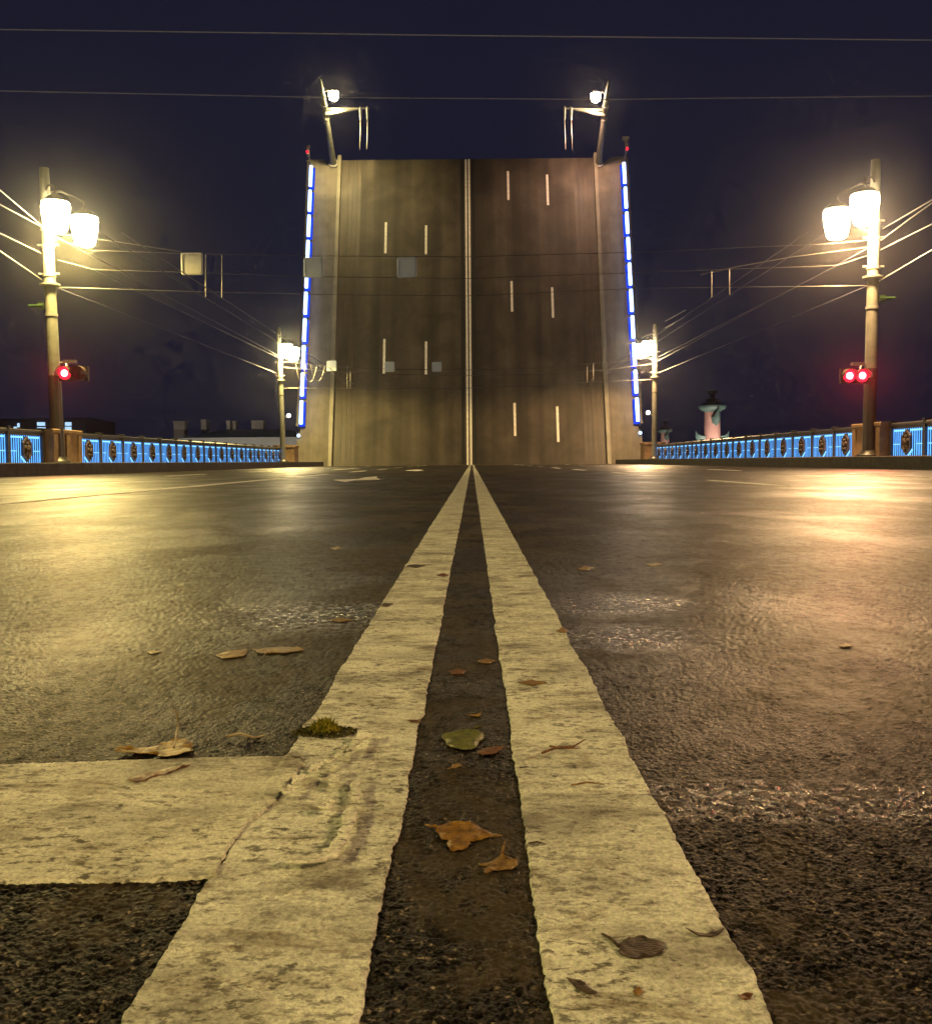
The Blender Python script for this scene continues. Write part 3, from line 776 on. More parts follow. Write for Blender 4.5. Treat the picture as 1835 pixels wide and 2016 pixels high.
# cross spans between the near posts
spanpts = lambda L_, Y: [at(x, y, Y) for x, y in L_]
wire(spanpts([(108, 468), (180, 492), (378, 499), (600, 503), (920, 505), (1252, 496), (1639, 479), (1709, 472)], Y1), 'upper cross wire spanning the road between the near lamp posts', 0.010)
wire(spanpts([(108, 459), (230, 475), (356, 495)], Y1), 'short brace wire from the near left post to the cream sign plate')
wire(spanpts([(1709, 486), (1560, 505), (1454, 524), (1380, 540)], Y1), 'short brace wire running down from the near right post', 0.014)
wire(spanpts([(114, 511), (185, 530), (378, 536), (600, 544), (920, 548), (1255, 536), (1649, 522), (1709, 502)], Y1), 'middle cross wire spanning the road between the near lamp posts', 0.010)
wire(spanpts([(116, 565), (400, 574), (600, 579), (920, 582), (1259, 567), (1706, 562)], Y1), 'lowest cross wire spanning the road between the near lamp posts', 0.010)
for x, y0, y1, w in ((405, 501, 585, 'left of the pair of droppers by the cream sign plate'), (437, 502, 585, 'right of the pair of droppers by the cream sign plate'),
                     (1401, 533, 585, 'left of the pair of droppers on the right of the near span'), (1436, 528, 580, 'right of the pair of droppers on the right of the near span')):
    wire([at(x, y0, Y1), at(x, y1, Y1)], w, 0.014, M_WIRE, name='dropper_wire', group='dropper wires')
# cross spans at the far posts
wire(spanpts([(556, 711), (646, 721), (766, 726), (920, 728), (1060, 724), (1169, 715), (1286, 704)], Y2), 'upper cross wire spanning the road between the far lamp posts', 0.022)
wire(spanpts([(558, 723), (682, 733), (766, 736), (920, 739), (1060, 736), (1182, 729), (1286, 716)], Y2), 'middle cross wire spanning the road between the far lamp posts', 0.022)
wire(spanpts([(556, 764), (700, 764), (920, 764), (1163, 752), (1286, 747)], Y2), 'lowest cross wire spanning the road between the far lamp posts', 0.022)
for x, y0, y1, w in ((684, 719, 764, 'left dropper of the far span in front of the left kerb of the leaf'), (690, 730, 764, 'right dropper of the far span in front of the left kerb of the leaf'),
                     (1156, 722, 752, 'left dropper of the far span in front of the right kerb of the leaf'), (1168, 714, 750, 'right dropper of the far span in front of the right kerb of the leaf')):
    wire([at(x, y0, Y2), at(x, y1, Y2)], w, 0.03, name='dropper_wire', group='dropper wires')
# slack cable loops by the far left post
for x0, x1, yb_, w in ((583, 602, 748, 'outer slack cable loop beside the far left lamp post'), (597, 624, 752, 'inner slack cable loop beside the far left lamp post'), (612, 640, 750, 'slack cable loop nearest the road by the far left lamp post')):
    pts = []
    for k in range(9):
        t = k / 8
        pts.append(at(x0 + (x1 - x0) * t, 718 + (yb_ - 718) * math.sin(math.pi * t) ** 0.7, Y2 - 0.2))
    wire(pts, w, 0.024, name='cable_loop', group='cable loops')
# along the bridge from near to far posts
for (a, b, w) in (((108, 464), (556, 704), 'upper longitudinal wire from the near left to the far left post'), ((185, 530), (552, 706), 'longitudinal wire from the near left span to the far left post'), ((116, 567), (546, 735), 'lower longitudinal wire from the near left to the far left post'),
                  ((1709, 488), (1292, 712), 'upper longitudinal wire from the near right to the far right post'), ((1649, 522), (1294, 704), 'longitudinal wire from the near right span to the far right post'), ((1706, 563), (1294, 735), 'lower longitudinal wire from the near right to the far right post')):
    wire([at(*a, Y1), at(*b, Y2)], w, 0.016, M_WIRE_DARK, 0.0)
for xpx, ypx, w in ((405, 586, 'left-hand one'), (437, 586, 'right-hand one')):
    p = at(xpx, ypx, Y1)
    wire([Vector((p.x, 24.0, p.z)), p, Vector((p.x, Y2, p.z))], w + ' of the two contact wires over the left lanes', 0.012, M_WIRE_DARK, name='contact_wire', group='contact wires')
for xpx, ypx, w in ((1401, 586, 'left-hand one'), (1436, 581, 'right-hand one')):
    p = at(xpx, ypx, Y1)
    wire([Vector((p.x, 24.0, p.z)), p, Vector((p.x, Y2, p.z))], w + ' of the two contact wires over the right lanes', 0.012, M_WIRE_DARK, name='contact_wire', group='contact wires')
for x0, y0, x1, y1, w in ((1310, 632, 1350, 610, 'upper short insulated wire by the far right post'), (1310, 645, 1345, 625, 'lower short insulated wire by the far right post')):
    wire([at(x0, y0, 66.0), at(x1, y1, 58.0)], w, 0.02, M_WIRE, group='short insulated wires')
# high cross wires nearer the camera
wire([at(-260, 50, 17.5), at(0, 57, 17.5), at(917, 69, 17.5), at(1835, 78, 17.5), at(2100, 80, 17.5)], 'topmost thin wire crossing the whole sky', 0.009, M_WIRE_PALE)
wire([at(-260, 172, 21.5), at(0, 178, 21.5), at(640, 191, 21.5), at(1180, 195, 21.5), at(1835, 188, 21.5), at(2100, 184, 21.5)], 'second thin wire crossing the sky in front of the leaf lamps', 0.010, M_WIRE_PALE)

def sign(px, py, Y, w, label, M_PLATE=M_PLATE):
    c = at(px, py, Y - 0.10)
    r = tag(empty('hanging_sign', c, (0, 0, math.radians(-11 if px > 400 else 0))), label, 'sign', 'square sign plates hung on the cross wires')
    k = w / 2; b = w * 0.10
    poly = []
    for cx_, cz_, a0 in ((k - b, k - b, 0), (-k + b, k - b, 90), (-k + b, -k + b, 180), (k - b, -k + b, 270)):
        for q in range(4):
            an = math.radians(a0 + 30 * q); poly.append((cx_ + b * math.cos(an), cz_ + b * math.sin(an)))
    MB().prism(poly, -0.015, 0.015, 'y').build('plate', M_PLATE, r)
    inner = [(x * 0.86, z * 0.86) for x, z in poly]
    rim = MB()
    n = len(poly)
    for i in range(n):
        j = (i + 1) % n
        rim.add([(poly[i][0], -0.016, poly[i][1]), (poly[j][0], -0.016, poly[j][1]), (inner[j][0], -0.026, inner[j][1]), (inner[i][0], -0.026, inner[i][1])], [(0, 1, 2, 3)])
    rim.build('rim', M_PLATE, r)
    for x in (-0.6, 0.6): MB().box(x * k - 0.015, x * k + 0.015, 0.018, 0.05, -k * 0.9, k * 1.02).build('hanger', M_STEEL, r)
sign(378, 519, Y1, 0.72, 'cream square sign plate hung on wires against the sky')
sign(617, 526, Y1, 0.66, 'grey square sign plate hung in front of the left edge of the leaf', M_PLATE_BLUE)
sign(801, 526, Y1, 0.66, 'grey square sign plate hung before the middle of the left lanes of the leaf', M_PLATE_BLUE)
sign(653, 720, Y2, 0.74, 'small bluish plate on the far span, leftmost of its three', M_PLATE_BLUE)
sign(767, 722, Y2, 0.74, 'small bluish plate on the far span, middle of its three', M_PLATE_BLUE)
sign(860, 722, Y2, 0.70, 'small bluish plate on the far span, nearest the centre line', M_PLATE_BLUE)

# ================================================================== FAR BANK
M_PALE = mat_plain('pale_stucco', (0.55, 0.53, 0.48), 0.8, 0.12, 0.3)
M_ROOF = mat_plain('green_grey_roof', (0.20, 0.27, 0.25), 0.7, 0.25, 0.4)
M_CHIM = mat_plain('chimney_plaster', (0.42, 0.36, 0.30), 0.8, 0.3, 0.5)
M_DARKWALL = mat_plain('unlit_facade', (0.03, 0.03, 0.034), 0.85, 0.2, 0.2)
D = 230.0
bl = tag(empty('museum_building', (at(470, 905, D).x, D, -5.5)), 'long pale building with a low green roof behind the left railing', 'building')
wx0, wx1 = at(358, 880, D).x - bl.location.x, at(640, 880, D).x - bl.location.x
zt = at(470, 866, D).z + 5.5
MB().box(wx0, wx1, 0, 26, 0, zt).build('wall', M_PALE, bl)
MB().box(wx0 - 0.5, wx1 + 0.5, -0.5, 26.5, zt + 0.003, zt + 0.55).build('cornice', M_PALE, bl)
rz = zt + 0.556
rf = MB()
ra, rb = at(372, 860, D).x - bl.location.x, at(600, 860, D).x - bl.location.x
rf.add([(wx0 - 0.7, -0.7, rz), (wx1 + 0.7, -0.7, rz), (wx1 + 0.7, 26.7, rz), (wx0 - 0.7, 26.7, rz), (ra + 5, 10, rz + 2.0), (rb - 6, 10, rz + 2.0), (rb - 6, 16, rz + 2.0), (ra + 5, 16, rz + 2.0)],
       [(0, 1, 5, 4), (1, 2, 6, 5), (2, 3, 7, 6), (3, 0, 4, 7), (4, 5, 6, 7), (0, 3, 2, 1)])
roof = rf.build('roof', M_ROOF, bl)
for px0, px1, py0, py1 in ((344, 366, 832, 860), (398, 408, 829, 846), (448, 455, 831, 843), (460, 466, 832, 848), (497, 520, 831, 846)):
    p, q = at(px0, py0, D + 13), at(px1, py1, D + 13)
    x0, x1 = p.x - bl.location.x, q.x - bl.location.x; z0, z1_ = rz + 0.3, p.z - bl.location.z
    ch = MB().box(x0, x1, 12, 15, z0, z1_).build('chimney', M_CHIM, bl)
    MB().box(x0 - 0.15, x1 + 0.15, 11.85, 15.15, z1_ + 0.003, z1_ + 0.35).build('chimney_cap', M_CHIM, ch)
for k in range(9):
    x = wx0 + 2.0 + k * (wx1 - wx0 - 4) / 8
    MB().box(x - 0.6, x + 0.6, -0.06, 0.3, zt - 4.6, zt - 2.4).build('window', M_BLACK, bl)
for k in range(2):
    spot('facade_fill', (wx0 + 6 + k * 20, -34, 6.0), 9000, (1.0, 0.92, 0.76), 100, 0.6, 0.4, bl, (0, 1.0, 0.22))  # unseen spots added out in front to light wall, roof and chimneys

# unlit building with cold lit windows far left
D3 = 300.0
fb = tag(empty('far_building', (at(80, 900, D3).x, D3, -5.5)), 'dark far building at far left with cold lit windows showing over the railing', 'building')
ox = fb.location.x
fz = at(80, 826, D3).z + 5.5
MB().box(at(-80, 900, D3).x - ox, at(170, 900, D3).x - ox, 0, 25, 0, fz).build('wall', M_DARKWALL, fb)
MB().add([(at(-85, 900, D3).x - ox, -1, fz), (at(175, 900, D3).x - ox, -1, fz), (at(175, 900, D3).x - ox, 26, fz), (at(-85, 900, D3).x - ox, 26, fz), (at(-60, 900, D3).x - ox, 12, fz + 1.0), (at(150, 900, D3).x - ox, 12, fz + 1.0)],
         [(0, 1, 5, 4), (1, 2, 5), (2, 3, 4, 5), (3, 0, 4), (0, 3, 2, 1)]).build('roof', M_DARKWALL, fb)
for x0, x1, y0, y1 in ((27, 34, 840, 848), (34, 39, 833, 841), (73, 89, 831, 838), (73, 90, 841, 850), (128, 141, 831, 838), (128, 141, 840, 849)):
    p, q = at(x0, y0, D3), at(x1, y1, D3)
    w_ = MB().box(p.x - ox, q.x - ox, -0.10, 0.2, q.z + 5.5, p.z + 5.5).build('window', M_COLD_WIN, fb)
    MB().box(p.x - ox - 0.15, q.x - ox + 0.15, -0.25, 0.1, q.z + 5.28, q.z + 5.49).build('sill', M_DARKWALL, w_)
bk = tag(empty('green_beacon', at(153, 856, 120.0)), 'small teal beacon light just above the left railing', 'beacon')
MB().lathe([(0.08, -0.3), (0.26, -0.15), (0.26, 0.1), (0.1, 0.3)], 12).build('lens', M_TEAL_DOT, bk)
MB().tube([(0, 0, -0.3), (0, 0, -(bk.location.z + 9.0))], 0.12, 8).build('mast', M_IRON, bk)

# rostral columns
M_COLUMN = mat_plain('pink_red_stucco', (0.50, 0.29, 0.24), 0.8, 0.15, 0.35)
M_ROSTRA = mat_plain('verdigris_copper', (0.075, 0.14, 0.125), 0.6, 0.35, 0.5)
M_DARKTOP = mat_plain('dark_copper', (0.035, 0.030, 0.030), 0.6, 0.3, 0.5)
def column(px, Dc, ytop, label):
    g = -5.5
    r = tag(empty('rostral_column', (at(px, 880, Dc).x, Dc, g)), label, 'column', 'rostral columns')
    k = 350.0 / 1979.0
    Zt = lambda py: (901 - py) * k + 0.3 - g
    R = 15.5 * k
    MB().lathe([(R * 1.25, 0), (R * 1.25, 2.0), (R * 1.06, 2.3), (R * 1.05, Zt(868)), (R, Zt(840)), (R * 0.97, Zt(812)), (R * 1.0, Zt(809))], 28).build('shaft', M_COLUMN, r, True)
    MB().lathe([(R * 1.0, Zt(808.8)), (R * 1.1, Zt(807)), (R * 1.55, Zt(803)), (R * 1.72, Zt(799)), (R * 1.72, Zt(796))], 28).build('capital', M_ROSTRA, r, True)
    MB().lathe([(R * 1.5, Zt(795.8)), (R * 1.25, Zt(791)), (R * 0.75, Zt(789)), (R * 0.7, Zt(783)), (R * 0.35, Zt(781)), (R * 0.3, Zt(776)), (R * 0.75, Zt(768)), (R * 0.78, Zt(767))], 24).build('brazier', M_DARKTOP, r, True)
    # ship prows: one facing the bridge, two on the sides lower down
    def prow(ang, z, L_, W_, H_):
        ca, sa = math.cos(ang), math.sin(ang)
        sec = [(0.0, 1.0, 0.0), (0.45, 0.85, 0.05), (0.8, 0.5, 0.35), (1.0, 0.12, 0.95)]
        vs = []; 
        for t, w, up in sec:
            d = R * 0.9 + L_ * t
            for a_, b_ in ((-w, 1.0), (w, 1.0), (w * 0.75, 0.35), (0.0, 0.0), (-w * 0.75, 0.35)):
                x, y_ = d, a_ * W_
                zz = z + H_ * (b_ + up * (1.0 if b_ > 0.9 else 0.8))
                vs.append((x * ca - y_ * sa, x * sa + y_ * ca, zz))
        fs = [(i * 5 + j, i * 5 + (j + 1) % 5, i * 5 + 5 + (j + 1) % 5, i * 5 + 5 + j) for i in range(3) for j in range(5)] + [tuple(range(5)), tuple(range(15, 20))]
        MB().add(vs, fs).build('ship_prow', M_ROSTRA, r, True)
    prow(math.radians(-90 + 12), Zt(836), 2.6, 1.6, 3.0)
    for a in (180, 0): prow(math.radians(a), Zt(868), 3.3, 1.3, 2.2)
    prow(math.radians(60), Zt(836), 2.6, 1.3, 2.2)
    for dx in (-6.5, 6.5):
        spot('column_light', (dx, -14, 0.4), 30000 if Dc < 400 else 15000, (1.0, 0.80, 0.66), 70, 0.6, 0.4, r, (-dx * 0.9, 14, 13.5))
    return r
column(1402, 350.0, 768, 'tall pink column with green ship prows rising behind the right railing')
column(1309, 622.0, 850, 'more distant pink column just right of the far right lamp post')

# ================================================================== THINGS LYING ON THE ROAD
def leaf_mat(name, c1, c2, rough=0.35):
    t = NT(name); p = t.pos()
    n = t.noise(p, 160.0, 4.0, 0.65)
    c = t.ramp(n, [(0.32, tuple(x * 0.35 for x in c1)), (0.48, c1), (0.68, c2)])
    return t.bsdf(c, rough, t.bump(t.noise(t.pos((1.0, 2.5, 1.0)), 220.0, 3.0), 0.0014, 0.9), spec=0.22)
M_L_YELLOW = leaf_mat('wet_yellow_leaf', (0.17, 0.10, 0.010), (0.36, 0.23, 0.028), 0.40)
M_L_ORANGE = leaf_mat('orange_leaf', (0.20, 0.10, 0.012), (0.32, 0.19, 0.022))
M_L_BROWN = leaf_mat('brown_leaf', (0.19, 0.11, 0.03), (0.30, 0.19, 0.05))
M_L_RED = leaf_mat('red_brown_leaf', (0.12, 0.050, 0.016), (0.19, 0.09, 0.026), 0.4)
M_L_GREEN = leaf_mat('olive_leaf', (0.10, 0.11, 0.02), (0.17, 0.18, 0.035))
M_L_DARK = leaf_mat('dark_leaf', (0.050, 0.034, 0.018), (0.075, 0.052, 0.028), 0.45)
M_TWIG = leaf_mat('pale_twig', (0.32, 0.26, 0.15), (0.48, 0.40, 0.25), 0.5)
def zA(x, y): return (1100 + x / 3.36) * 0.7168, (1900 + y / 3.36) * 0.7168
def zB(x, y): return (1280 + x / 1.4336) * 0.7168, (1900 + y / 1.4336) * 0.7168
def zC(x, y): return (280 + x / 3.67) * 0.7168, (1980 + y / 3.67) * 0.7168
def zD(x, y): return (780 + x / 4.03) * 0.7168, (1960 + y / 4.03) * 0.7168
ident = lambda x, y: (x, y)
def surf_z(x, y):
    """top of whatever lies there: paint or stone"""
    z = float(road_height(np.array([x]), np.array([y]))[0])
    on = (-0.192 < x < -0.06) or (0.040 < x < 0.165) or (x < -0.06 and 0.69 < y < 1.01)
    return z * (0.6 if on else 1.0) + (0.0045 if on else 0.001)
def sheet_mesh(name, P, mat, lift, curl, thick, seed, sub=2):
    """flat outline -> thin crumpled sheet with thickness, P: world points relative to centre"""
    c = sum((Vector((p.x, p.y, 0)) for p in P), Vector()) / len(P)
    rnd = random.Random(seed)
    bm = bmesh.new()
    # roughen the outline
    Q = []
    n = len(P)
    for i in range(n):
        a, b = P[i], P[(i + 1) % n]
        L_ = (b - a).length
        Q.append(a)
        for k in (0.33, 0.66): 
            d = Vector((-(b - a).y, (b - a).x, 0)); q = a.lerp(b, k) + d * rnd.uniform(-0.09, 0.12); Q.append(q)
    f = bm.faces.new([bm.verts.new((q.x - c.x, q.y - c.y, 0)) for q in Q])
    bmesh.ops.triangulate(bm, faces=[f])
    for _ in range(sub): bmesh.ops.subdivide_edges(bm, edges=bm.edges[:], cuts=1, use_grid_fill=True)
    co = np.array([v_.co[:] for v_ in bm.verts]); x, y = co[:, 0], co[:, 1]
    rr = np.hypot(x, y); R = rr.max()
    wx, wy = x + c.x, y + c.y
    on = ((wx > -0.192) & (wx < -0.06)) | ((wx > 0.04) & (wx < 0.165)) | ((wx < -0.06) & (wy > 0.69) & (wy < 1.01))
    sz = road_height(wx, wy) * np.where(on, 0.6, 1.0) + np.where(on, 0.0045, 0.001)
    z = sz * 0.6 + lift + curl * (rr / R) ** 2 * (0.6 + 0.8 * (vnoise(x * 60, y * 60, seed) + 0.5)) + 0.35 * curl * vnoise(x * 150, y * 150, seed + 5)
    for v_, zz in zip(bm.verts, z): v_.co.z = zz
    me = bpy.data.meshes.new(name)
    geo = bmesh.ops.solidify(bm, geom=bm.faces[:], thickness=thick)
    bmesh.ops.recalc_face_normals(bm, faces=bm.faces)
    for fc in bm.faces: fc.smooth = True
    bm.to_mesh(me); bm.free(); me.materials.append(mat)
    return me, c
def fallen_leaf(z_, outline, mat, label, stem=None, lift=0.0035, curl=0.004, seed=1, name='fallen_leaf', cat='leaf', group='fallen leaves on the road', veins=True, thick=0.0005):
    curl = min(curl, 0.008) * (0.12 if z_ is ident else (0.7 if curl > 0.0115 else 0.3))
    lift = 0.0010
    P = [ground(*z_(*p)) for p in outline]
    me, c = sheet_mesh('blade', P, mat, lift, curl, thick, seed)
    r = tag(empty(name, c), label, cat, group)
    o = bpy.data.objects.new('blade', me); col.objects.link(o); o.parent = r
    if stem:
        S = [ground(*z_(*p[:2])) - c + Vector((0, 0, 0.005 + (p[2] if len(p) > 2 else 0))) for p in stem]
        MB().tube(S, [0.0011] * (len(S) - 1) + [0.0006], 6).build('stalk', M_TWIG if mat in (M_L_YELLOW,) else mat, r, True)
    return r
fallen_leaf(zA, [(380, 450), (440, 400), (560, 375), (690, 375), (760, 410), (770, 445), (720, 500), (700, 540), (610, 565), (480, 545), (420, 510)], M_L_GREEN, 'olive green leaf lying flat between the two stripes', [(690, 372), (775, 345)], seed=2, curl=0.003)
fallen_leaf(zA, [(335, 1290), (390, 1265), (500, 1240), (640, 1238), (700, 1270), (800, 1320), (850, 1350), (940, 1380), (820, 1375), (700, 1400), (640, 1420), (630, 1470), (570, 1500), (490, 1515), (440, 1480), (450, 1410), (370, 1390)], M_L_ORANGE, 'large tattered orange leaf between the two stripes', [(335, 1295), (290, 1300), (230, 1285)], seed=3, curl=0.006)
fallen_leaf(zA, [(720, 1635), (880, 1585), (940, 1545), (1010, 1580), (1070, 1590), (1085, 1640), (1030, 1680), (930, 1690), (850, 1690), (780, 1720), (770, 1680), (840, 1650)], M_L_BROWN, 'smaller brown leaf just below the orange leaf', [(940, 1550), (950, 1500), (965, 1440)], seed=4, curl=0.005)
fallen_leaf(zA, [(705, 590), (760, 560), (860, 535), (970, 545), (900, 575), (840, 605), (760, 610)], M_L_RED, 'narrow red-brown leaf just right of the olive leaf', seed=5)
fallen_leaf(zA, [(615, 232), (690, 228), (760, 210), (730, 245), (650, 247)], M_L_YELLOW, 'thin yellow leaf scrap above the olive leaf', seed=6)
fallen_leaf(zA, [(425, 750), (480, 700), (540, 690), (570, 715), (500, 732)], M_L_BROWN, 'tan leaf scrap just below the olive leaf', seed=7)
fallen_leaf(zA, [(55, 300), (120, 298), (190, 295), (188, 325), (110, 318)], M_L_RED, 'red-brown sliver on the inner edge of the left stripe', seed=8)
fallen_leaf(zB, [(600, 1030), (640, 1000), (700, 993), (760, 1010), (785, 1040), (740, 1075), (670, 1085), (605, 1070)], M_L_DARK, 'dark oval leaf lying on the right stripe', [(602, 1035), (570, 1005), (535, 985)], seed=9, curl=0.002)
fallen_leaf(zB, [(865, 972), (940, 984), (1018, 966), (985, 992), (920, 997)], M_L_DARK, 'thin crescent sliver near the outer edge of the right stripe', seed=10, curl=0.006)
fallen_leaf(zB, [(395, 1165), (450, 1170), (490, 1200), (515, 1226), (480, 1226), (420, 1190)], M_L_DARK, 'dark narrow leaf low on the right stripe', seed=11)
fallen_leaf(zB, [(655, 1215), (680, 1200), (702, 1215), (680, 1235)], M_L_ORANGE, 'orange crumb of leaf low on the right stripe', seed=12)
fallen_leaf(zB, [(1070, 1232), (1100, 1222), (1130, 1228), (1120, 1245), (1085, 1247)], M_L_RED, 'small rusty leaf scrap in the lowest right corner of the right stripe', seed=13)
fallen_leaf(zC, [(120, 360), (180, 330), (330, 315), (560, 285), (740, 235), (850, 240), (920, 300), (925, 380), (840, 385), (800, 410), (640, 420), (560, 400), (590, 360), (400, 385), (290, 385)], M_L_YELLOW, 'large wet golden leaf lying against the stop line', [(730, 400, 0.008), (770, 235, 0.014), (772, 300, 0.028), (765, 310, 0.036), (715, 330, 0.042)], seed=14, curl=0.012)
fallen_leaf(zC, [(255, 650), (330, 620), (450, 580), (560, 550), (680, 535), (900, 512), (720, 560), (640, 590), (520, 612), (440, 650), (330, 672)], M_L_RED, 'curled wet red-brown leaf on the stop line', seed=15, curl=0.010)
fallen_leaf(ident, [(425, 1293), (450, 1285), (490, 1282), (478, 1296), (435, 1301)], M_L_YELLOW, 'pale wet leaf left of the long yellow leaf on the asphalt', seed=16, curl=0.012)
fallen_leaf(ident, [(497, 1283), (540, 1278), (585, 1277), (600, 1283), (560, 1290), (515, 1290)], M_L_YELLOW, 'long yellow leaf on the asphalt left of the stripes', [(525, 1290), (520, 1297)], seed=17, curl=0.010)
fallen_leaf(ident, [(1095, 1246), (1108, 1241), (1119, 1245), (1114, 1250), (1102, 1250)], M_L_ORANGE, 'orange leaf scrap on the outer edge of the right stripe', seed=18, curl=0.008)
fallen_leaf(ident, [(883, 1326), (900, 1321), (920, 1325), (905, 1332), (890, 1332)], M_L_RED, 'rusty leaf scrap halfway up between the stripes', seed=19)
fallen_leaf(ident, [(940, 1306), (958, 1300), (975, 1305), (960, 1311)], M_L_BROWN, 'brown leaf scrap at the inner edge of the right stripe', seed=20)
fallen_leaf(ident, [(1135, 1121), (1152, 1116), (1170, 1120), (1150, 1126)], M_L_YELLOW, 'yellowish leaf on the asphalt just right of the right stripe', seed=21, curl=0.012)
fallen_leaf(ident, [(1272, 1113), (1290, 1110), (1305, 1113), (1288, 1117)], M_TWIG, 'pale leaf on the asphalt farther right of the stripes', seed=22, curl=0.010)
fallen_leaf(ident, [(800, 1118), (815, 1114), (838, 1116), (820, 1121)], M_L_DARK, 'dark leaf on the upper part of the left stripe', seed=23)
fallen_leaf(ident, [(745, 1196), (758, 1191), (775, 1193), (760, 1199)], M_L_DARK, 'dark leaf at the outer edge of the left stripe', seed=24)
fallen_leaf(ident, [(860, 1135), (872, 1132), (884, 1135), (870, 1139)], M_L_RED, 'reddish leaf at the inner edge of the left stripe, farther up', seed=25)
fallen_leaf(ident, [(290, 1287), (305, 1284), (318, 1287), (300, 1291)], M_L_YELLOW, 'small yellow leaf alone on the left asphalt', seed=26, curl=0.010)
fallen_leaf(ident, [(650, 1224), (668, 1220), (696, 1223), (670, 1228)], M_L_YELLOW, 'yellow leaf close to the left stripe', seed=27, curl=0.010)
fallen_leaf(ident, [(650, 1080), (664, 1077), (675, 1080), (660, 1084)], M_TWIG, 'pale leaf far up the left lane', seed=28, curl=0.014)
fallen_leaf(ident, [(1650, 1273), (1665, 1270), (1680, 1274), (1662, 1277)], M_TWIG, 'pale wet leaf far out on the right asphalt', seed=29, curl=0.012)
fallen_leaf(ident, [(1020, 1350), (1048, 1344), (1078, 1350), (1050, 1356)], M_L_BROWN, 'faint brown leaf stuck on the right stripe', seed=30, curl=0.001)

def litter_stick(z_, pts, r, mat, label, name='stick', lift=0.006):
    S = [ground(*z_(*p[:2])) for p in pts]
    c = S[0].copy()
    for k, q in enumerate(S): q.z = surf_z(q.x, q.y) + lift * (0.5 + 0.5 * math.sin(k * 2.1))
    c.z = 0
    o = MB().tube([q - c for q in S], [r] + [r * 0.9] * (len(S) - 2) + [r * 0.4], 7).build(name, mat, None, True)
    o.location = c
    return tag(o, label, 'twig', 'twigs on the road')
litter_stick(zC, [(1250, 208), (1400, 204), (1540, 206), (1640, 196)], 0.0016, M_TWIG, 'pale straight twig on the asphalt above the stop line')
litter_stick(zB, [(300, 264), (360, 246), (420, 236), (470, 213)], 0.0013, M_L_RED, 'forked brown twig on the right stripe, long arm', lift=0.002)
litter_stick(zB, [(330, 238), (380, 250), (450, 244)], 0.0011, M_L_RED, 'forked brown twig on the right stripe, short arm', lift=0.002)
litter_stick(zB, [(415, 392), (480, 384), (545, 388)], 0.0009, M_L_BROWN, 'thin brown twig on the right stripe below the forked one', lift=0.001)
litter_stick(zA, [(1185, 1465), (1260, 1462), (1340, 1470)], 0.0007, M_L_DARK, 'dark hair-thin twig on the inner edge of the right stripe', lift=0.001)
litter_stick(zA, [(1100, 752), (1170, 750)], 0.0008, M_L_DARK, 'short dark twig on the inner edge of the right stripe', lift=0.001)

# ---- moss tuft on the left stripe
mc = ground(*zD(450, 262)); mc.z = 0.006
moss = tag(empty('moss_tuft', mc), 'small tuft of wet yellow-green moss on the left stripe', 'moss')
rnd = random.Random(5)
for nm, n, rad, hgt, mat, base_r in (('moss_blades', 420, 0.011, 0.017, leaf_mat('yellow_green_moss', (0.16, 0.16, 0.015), (0.42, 0.34, 0.03), 0.3), 0.0009), ('wet_fringe', 260, 0.026, 0.0035, leaf_mat('dark_wet_moss', (0.045, 0.045, 0.012), (0.10, 0.09, 0.03), 0.12), 0.0012)):
    mb = MB()
    for k in range(n):
        a = rnd.uniform(0, 2 * math.pi); q = rad * math.sqrt(rnd.random())
        x, y = q * math.cos(a) * 1.35, q * math.sin(a) * 0.8
        h = hgt * (1 - (q / rad) ** 2 * 0.75) * rnd.uniform(0.5, 1.1)
        lx, ly = rnd.uniform(-0.006, 0.006), rnd.uniform(-0.004, 0.004)
        mb.tube([(x, y, -0.001), (x + lx * 0.5, y + ly * 0.5, h * 0.6), (x + lx, y + ly, h)], [base_r, base_r * 0.8, base_r * 0.25], 4, False)
    mb.build(nm, mat, moss)

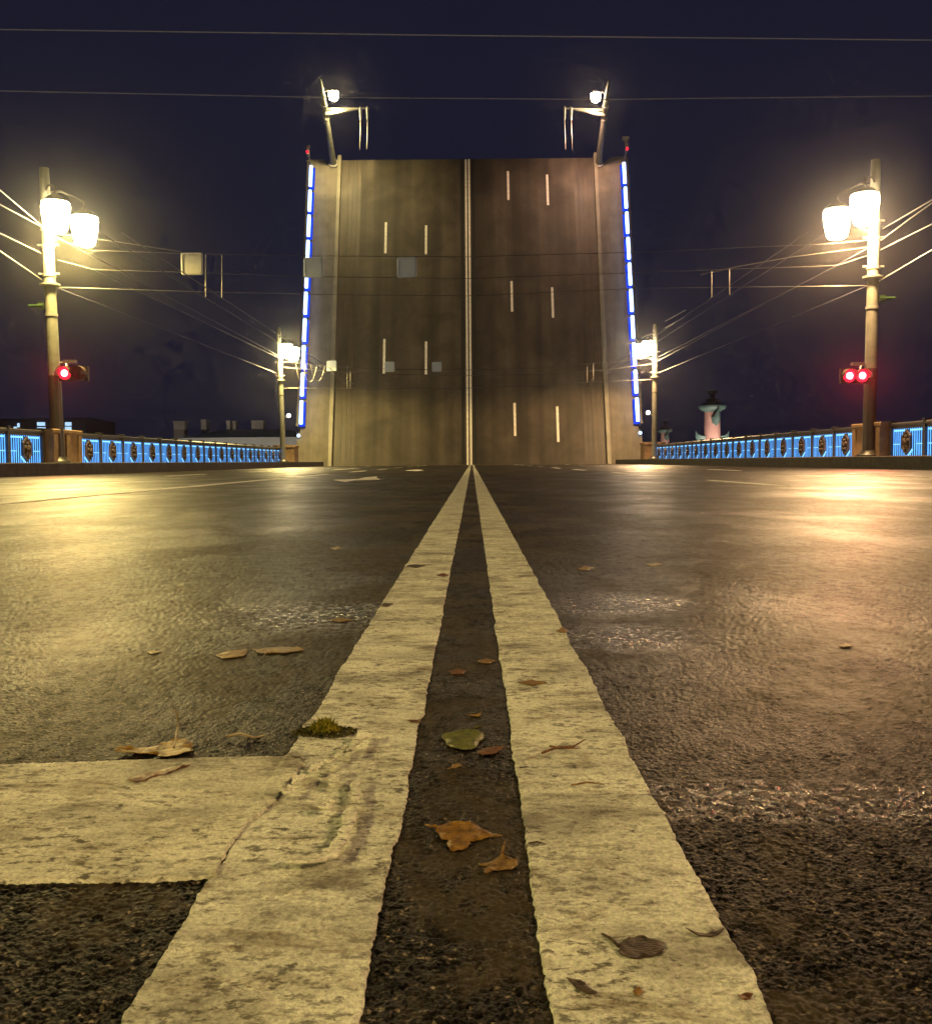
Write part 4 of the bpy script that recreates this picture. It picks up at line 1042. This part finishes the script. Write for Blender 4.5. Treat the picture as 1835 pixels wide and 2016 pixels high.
# ---- peeled flakes of paint where the stop line crosses the stripe
def flake(pts, lift, curl, seed, thick=0.0016):
    me, c = sheet_mesh('paint_flake', [ground(*zD(*p)) for p in pts], M_FLAKE, 0.0054 + lift, curl * 0.8, thick * 1.2, seed)
    o = bpy.data.objects.new('paint_flake', me); col.objects.link(o); o.parent = road; o.location = c
flake([(690, 565), (740, 480), (800, 410), (830, 345), (900, 335), (960, 345), (980, 380), (900, 400), (840, 430), (790, 500), (750, 565)], 0.0022, 0.003, 41, 0.002)
flake([(500, 760), (560, 725), (620, 730), (610, 770), (550, 780)], 0.001, 0.002, 42)
flake([(490, 870), (540, 810), (610, 810), (610, 890), (560, 885)], 0.001, 0.002, 43)
flake([(490, 910), (550, 892), (605, 900), (600, 935), (530, 930)], 0.001, 0.002, 44)
flake([(370, 1190), (440, 1150), (510, 1120), (570, 1140), (530, 1160), (525, 1195), (490, 1230), (430, 1210)], 0.001, 0.004, 45)
flake([(780, 1100), (750, 1010), (780, 870), (820, 850), (860, 880), (850, 1000), (830, 1070), (790, 1110)], 0.0004, 0.001, 46)
flake([(730, 1180), (800, 1180), (810, 1250), (770, 1400), (700, 1560), (640, 1650), (560, 1750), (420, 1790), (200, 1812), (20, 1815), (20, 1775), (350, 1705), (500, 1640), (600, 1500), (650, 1350)], 0.0004, 0.001, 47)
for k, (x, y) in enumerate(((690, 470), (650, 520), (620, 570), (570, 610), (520, 630), (470, 650), (420, 675), (370, 700), (330, 730), (290, 755), (200, 820), (150, 850), (110, 890), (60, 960), (30, 1000))):
    w, h = 26 + 12 * ((k * 7) % 3), 16 + 6 * ((k * 5) % 3)
    flake([(x - w, y + h * 0.4), (x - w * 0.3, y - h), (x + w * 0.8, y - h * 0.7), (x + w, y + h * 0.5), (x + w * 0.1, y + h)], 0.0006, 0.002, 60 + k)

# ================================================================== THIN HAZE ADDED FOR THE LAMP HALOS
hz = bpy.data.materials.new('halo_haze'); hz.use_nodes = True
hz.cycles.volume_sampling = 'EQUIANGULAR'
hn = hz.node_tree.nodes; hn.clear()
ho = hn.new('ShaderNodeOutputMaterial'); hv = hn.new('ShaderNodeVolumePrincipled')
hv.inputs['Color'].default_value = (0.9, 0.9, 0.95, 1); hv.inputs['Density'].default_value = 0.0005; hv.inputs['Anisotropy'].default_value = 0.955
hz.node_tree.links.new(hv.outputs[0], ho.inputs['Volume'])
halo_volume = MB().box(-2600, 2600, -700, 3600, -10.5, 40.0).build('halo_volume', hz)
tag(halo_volume, kind='stuff')
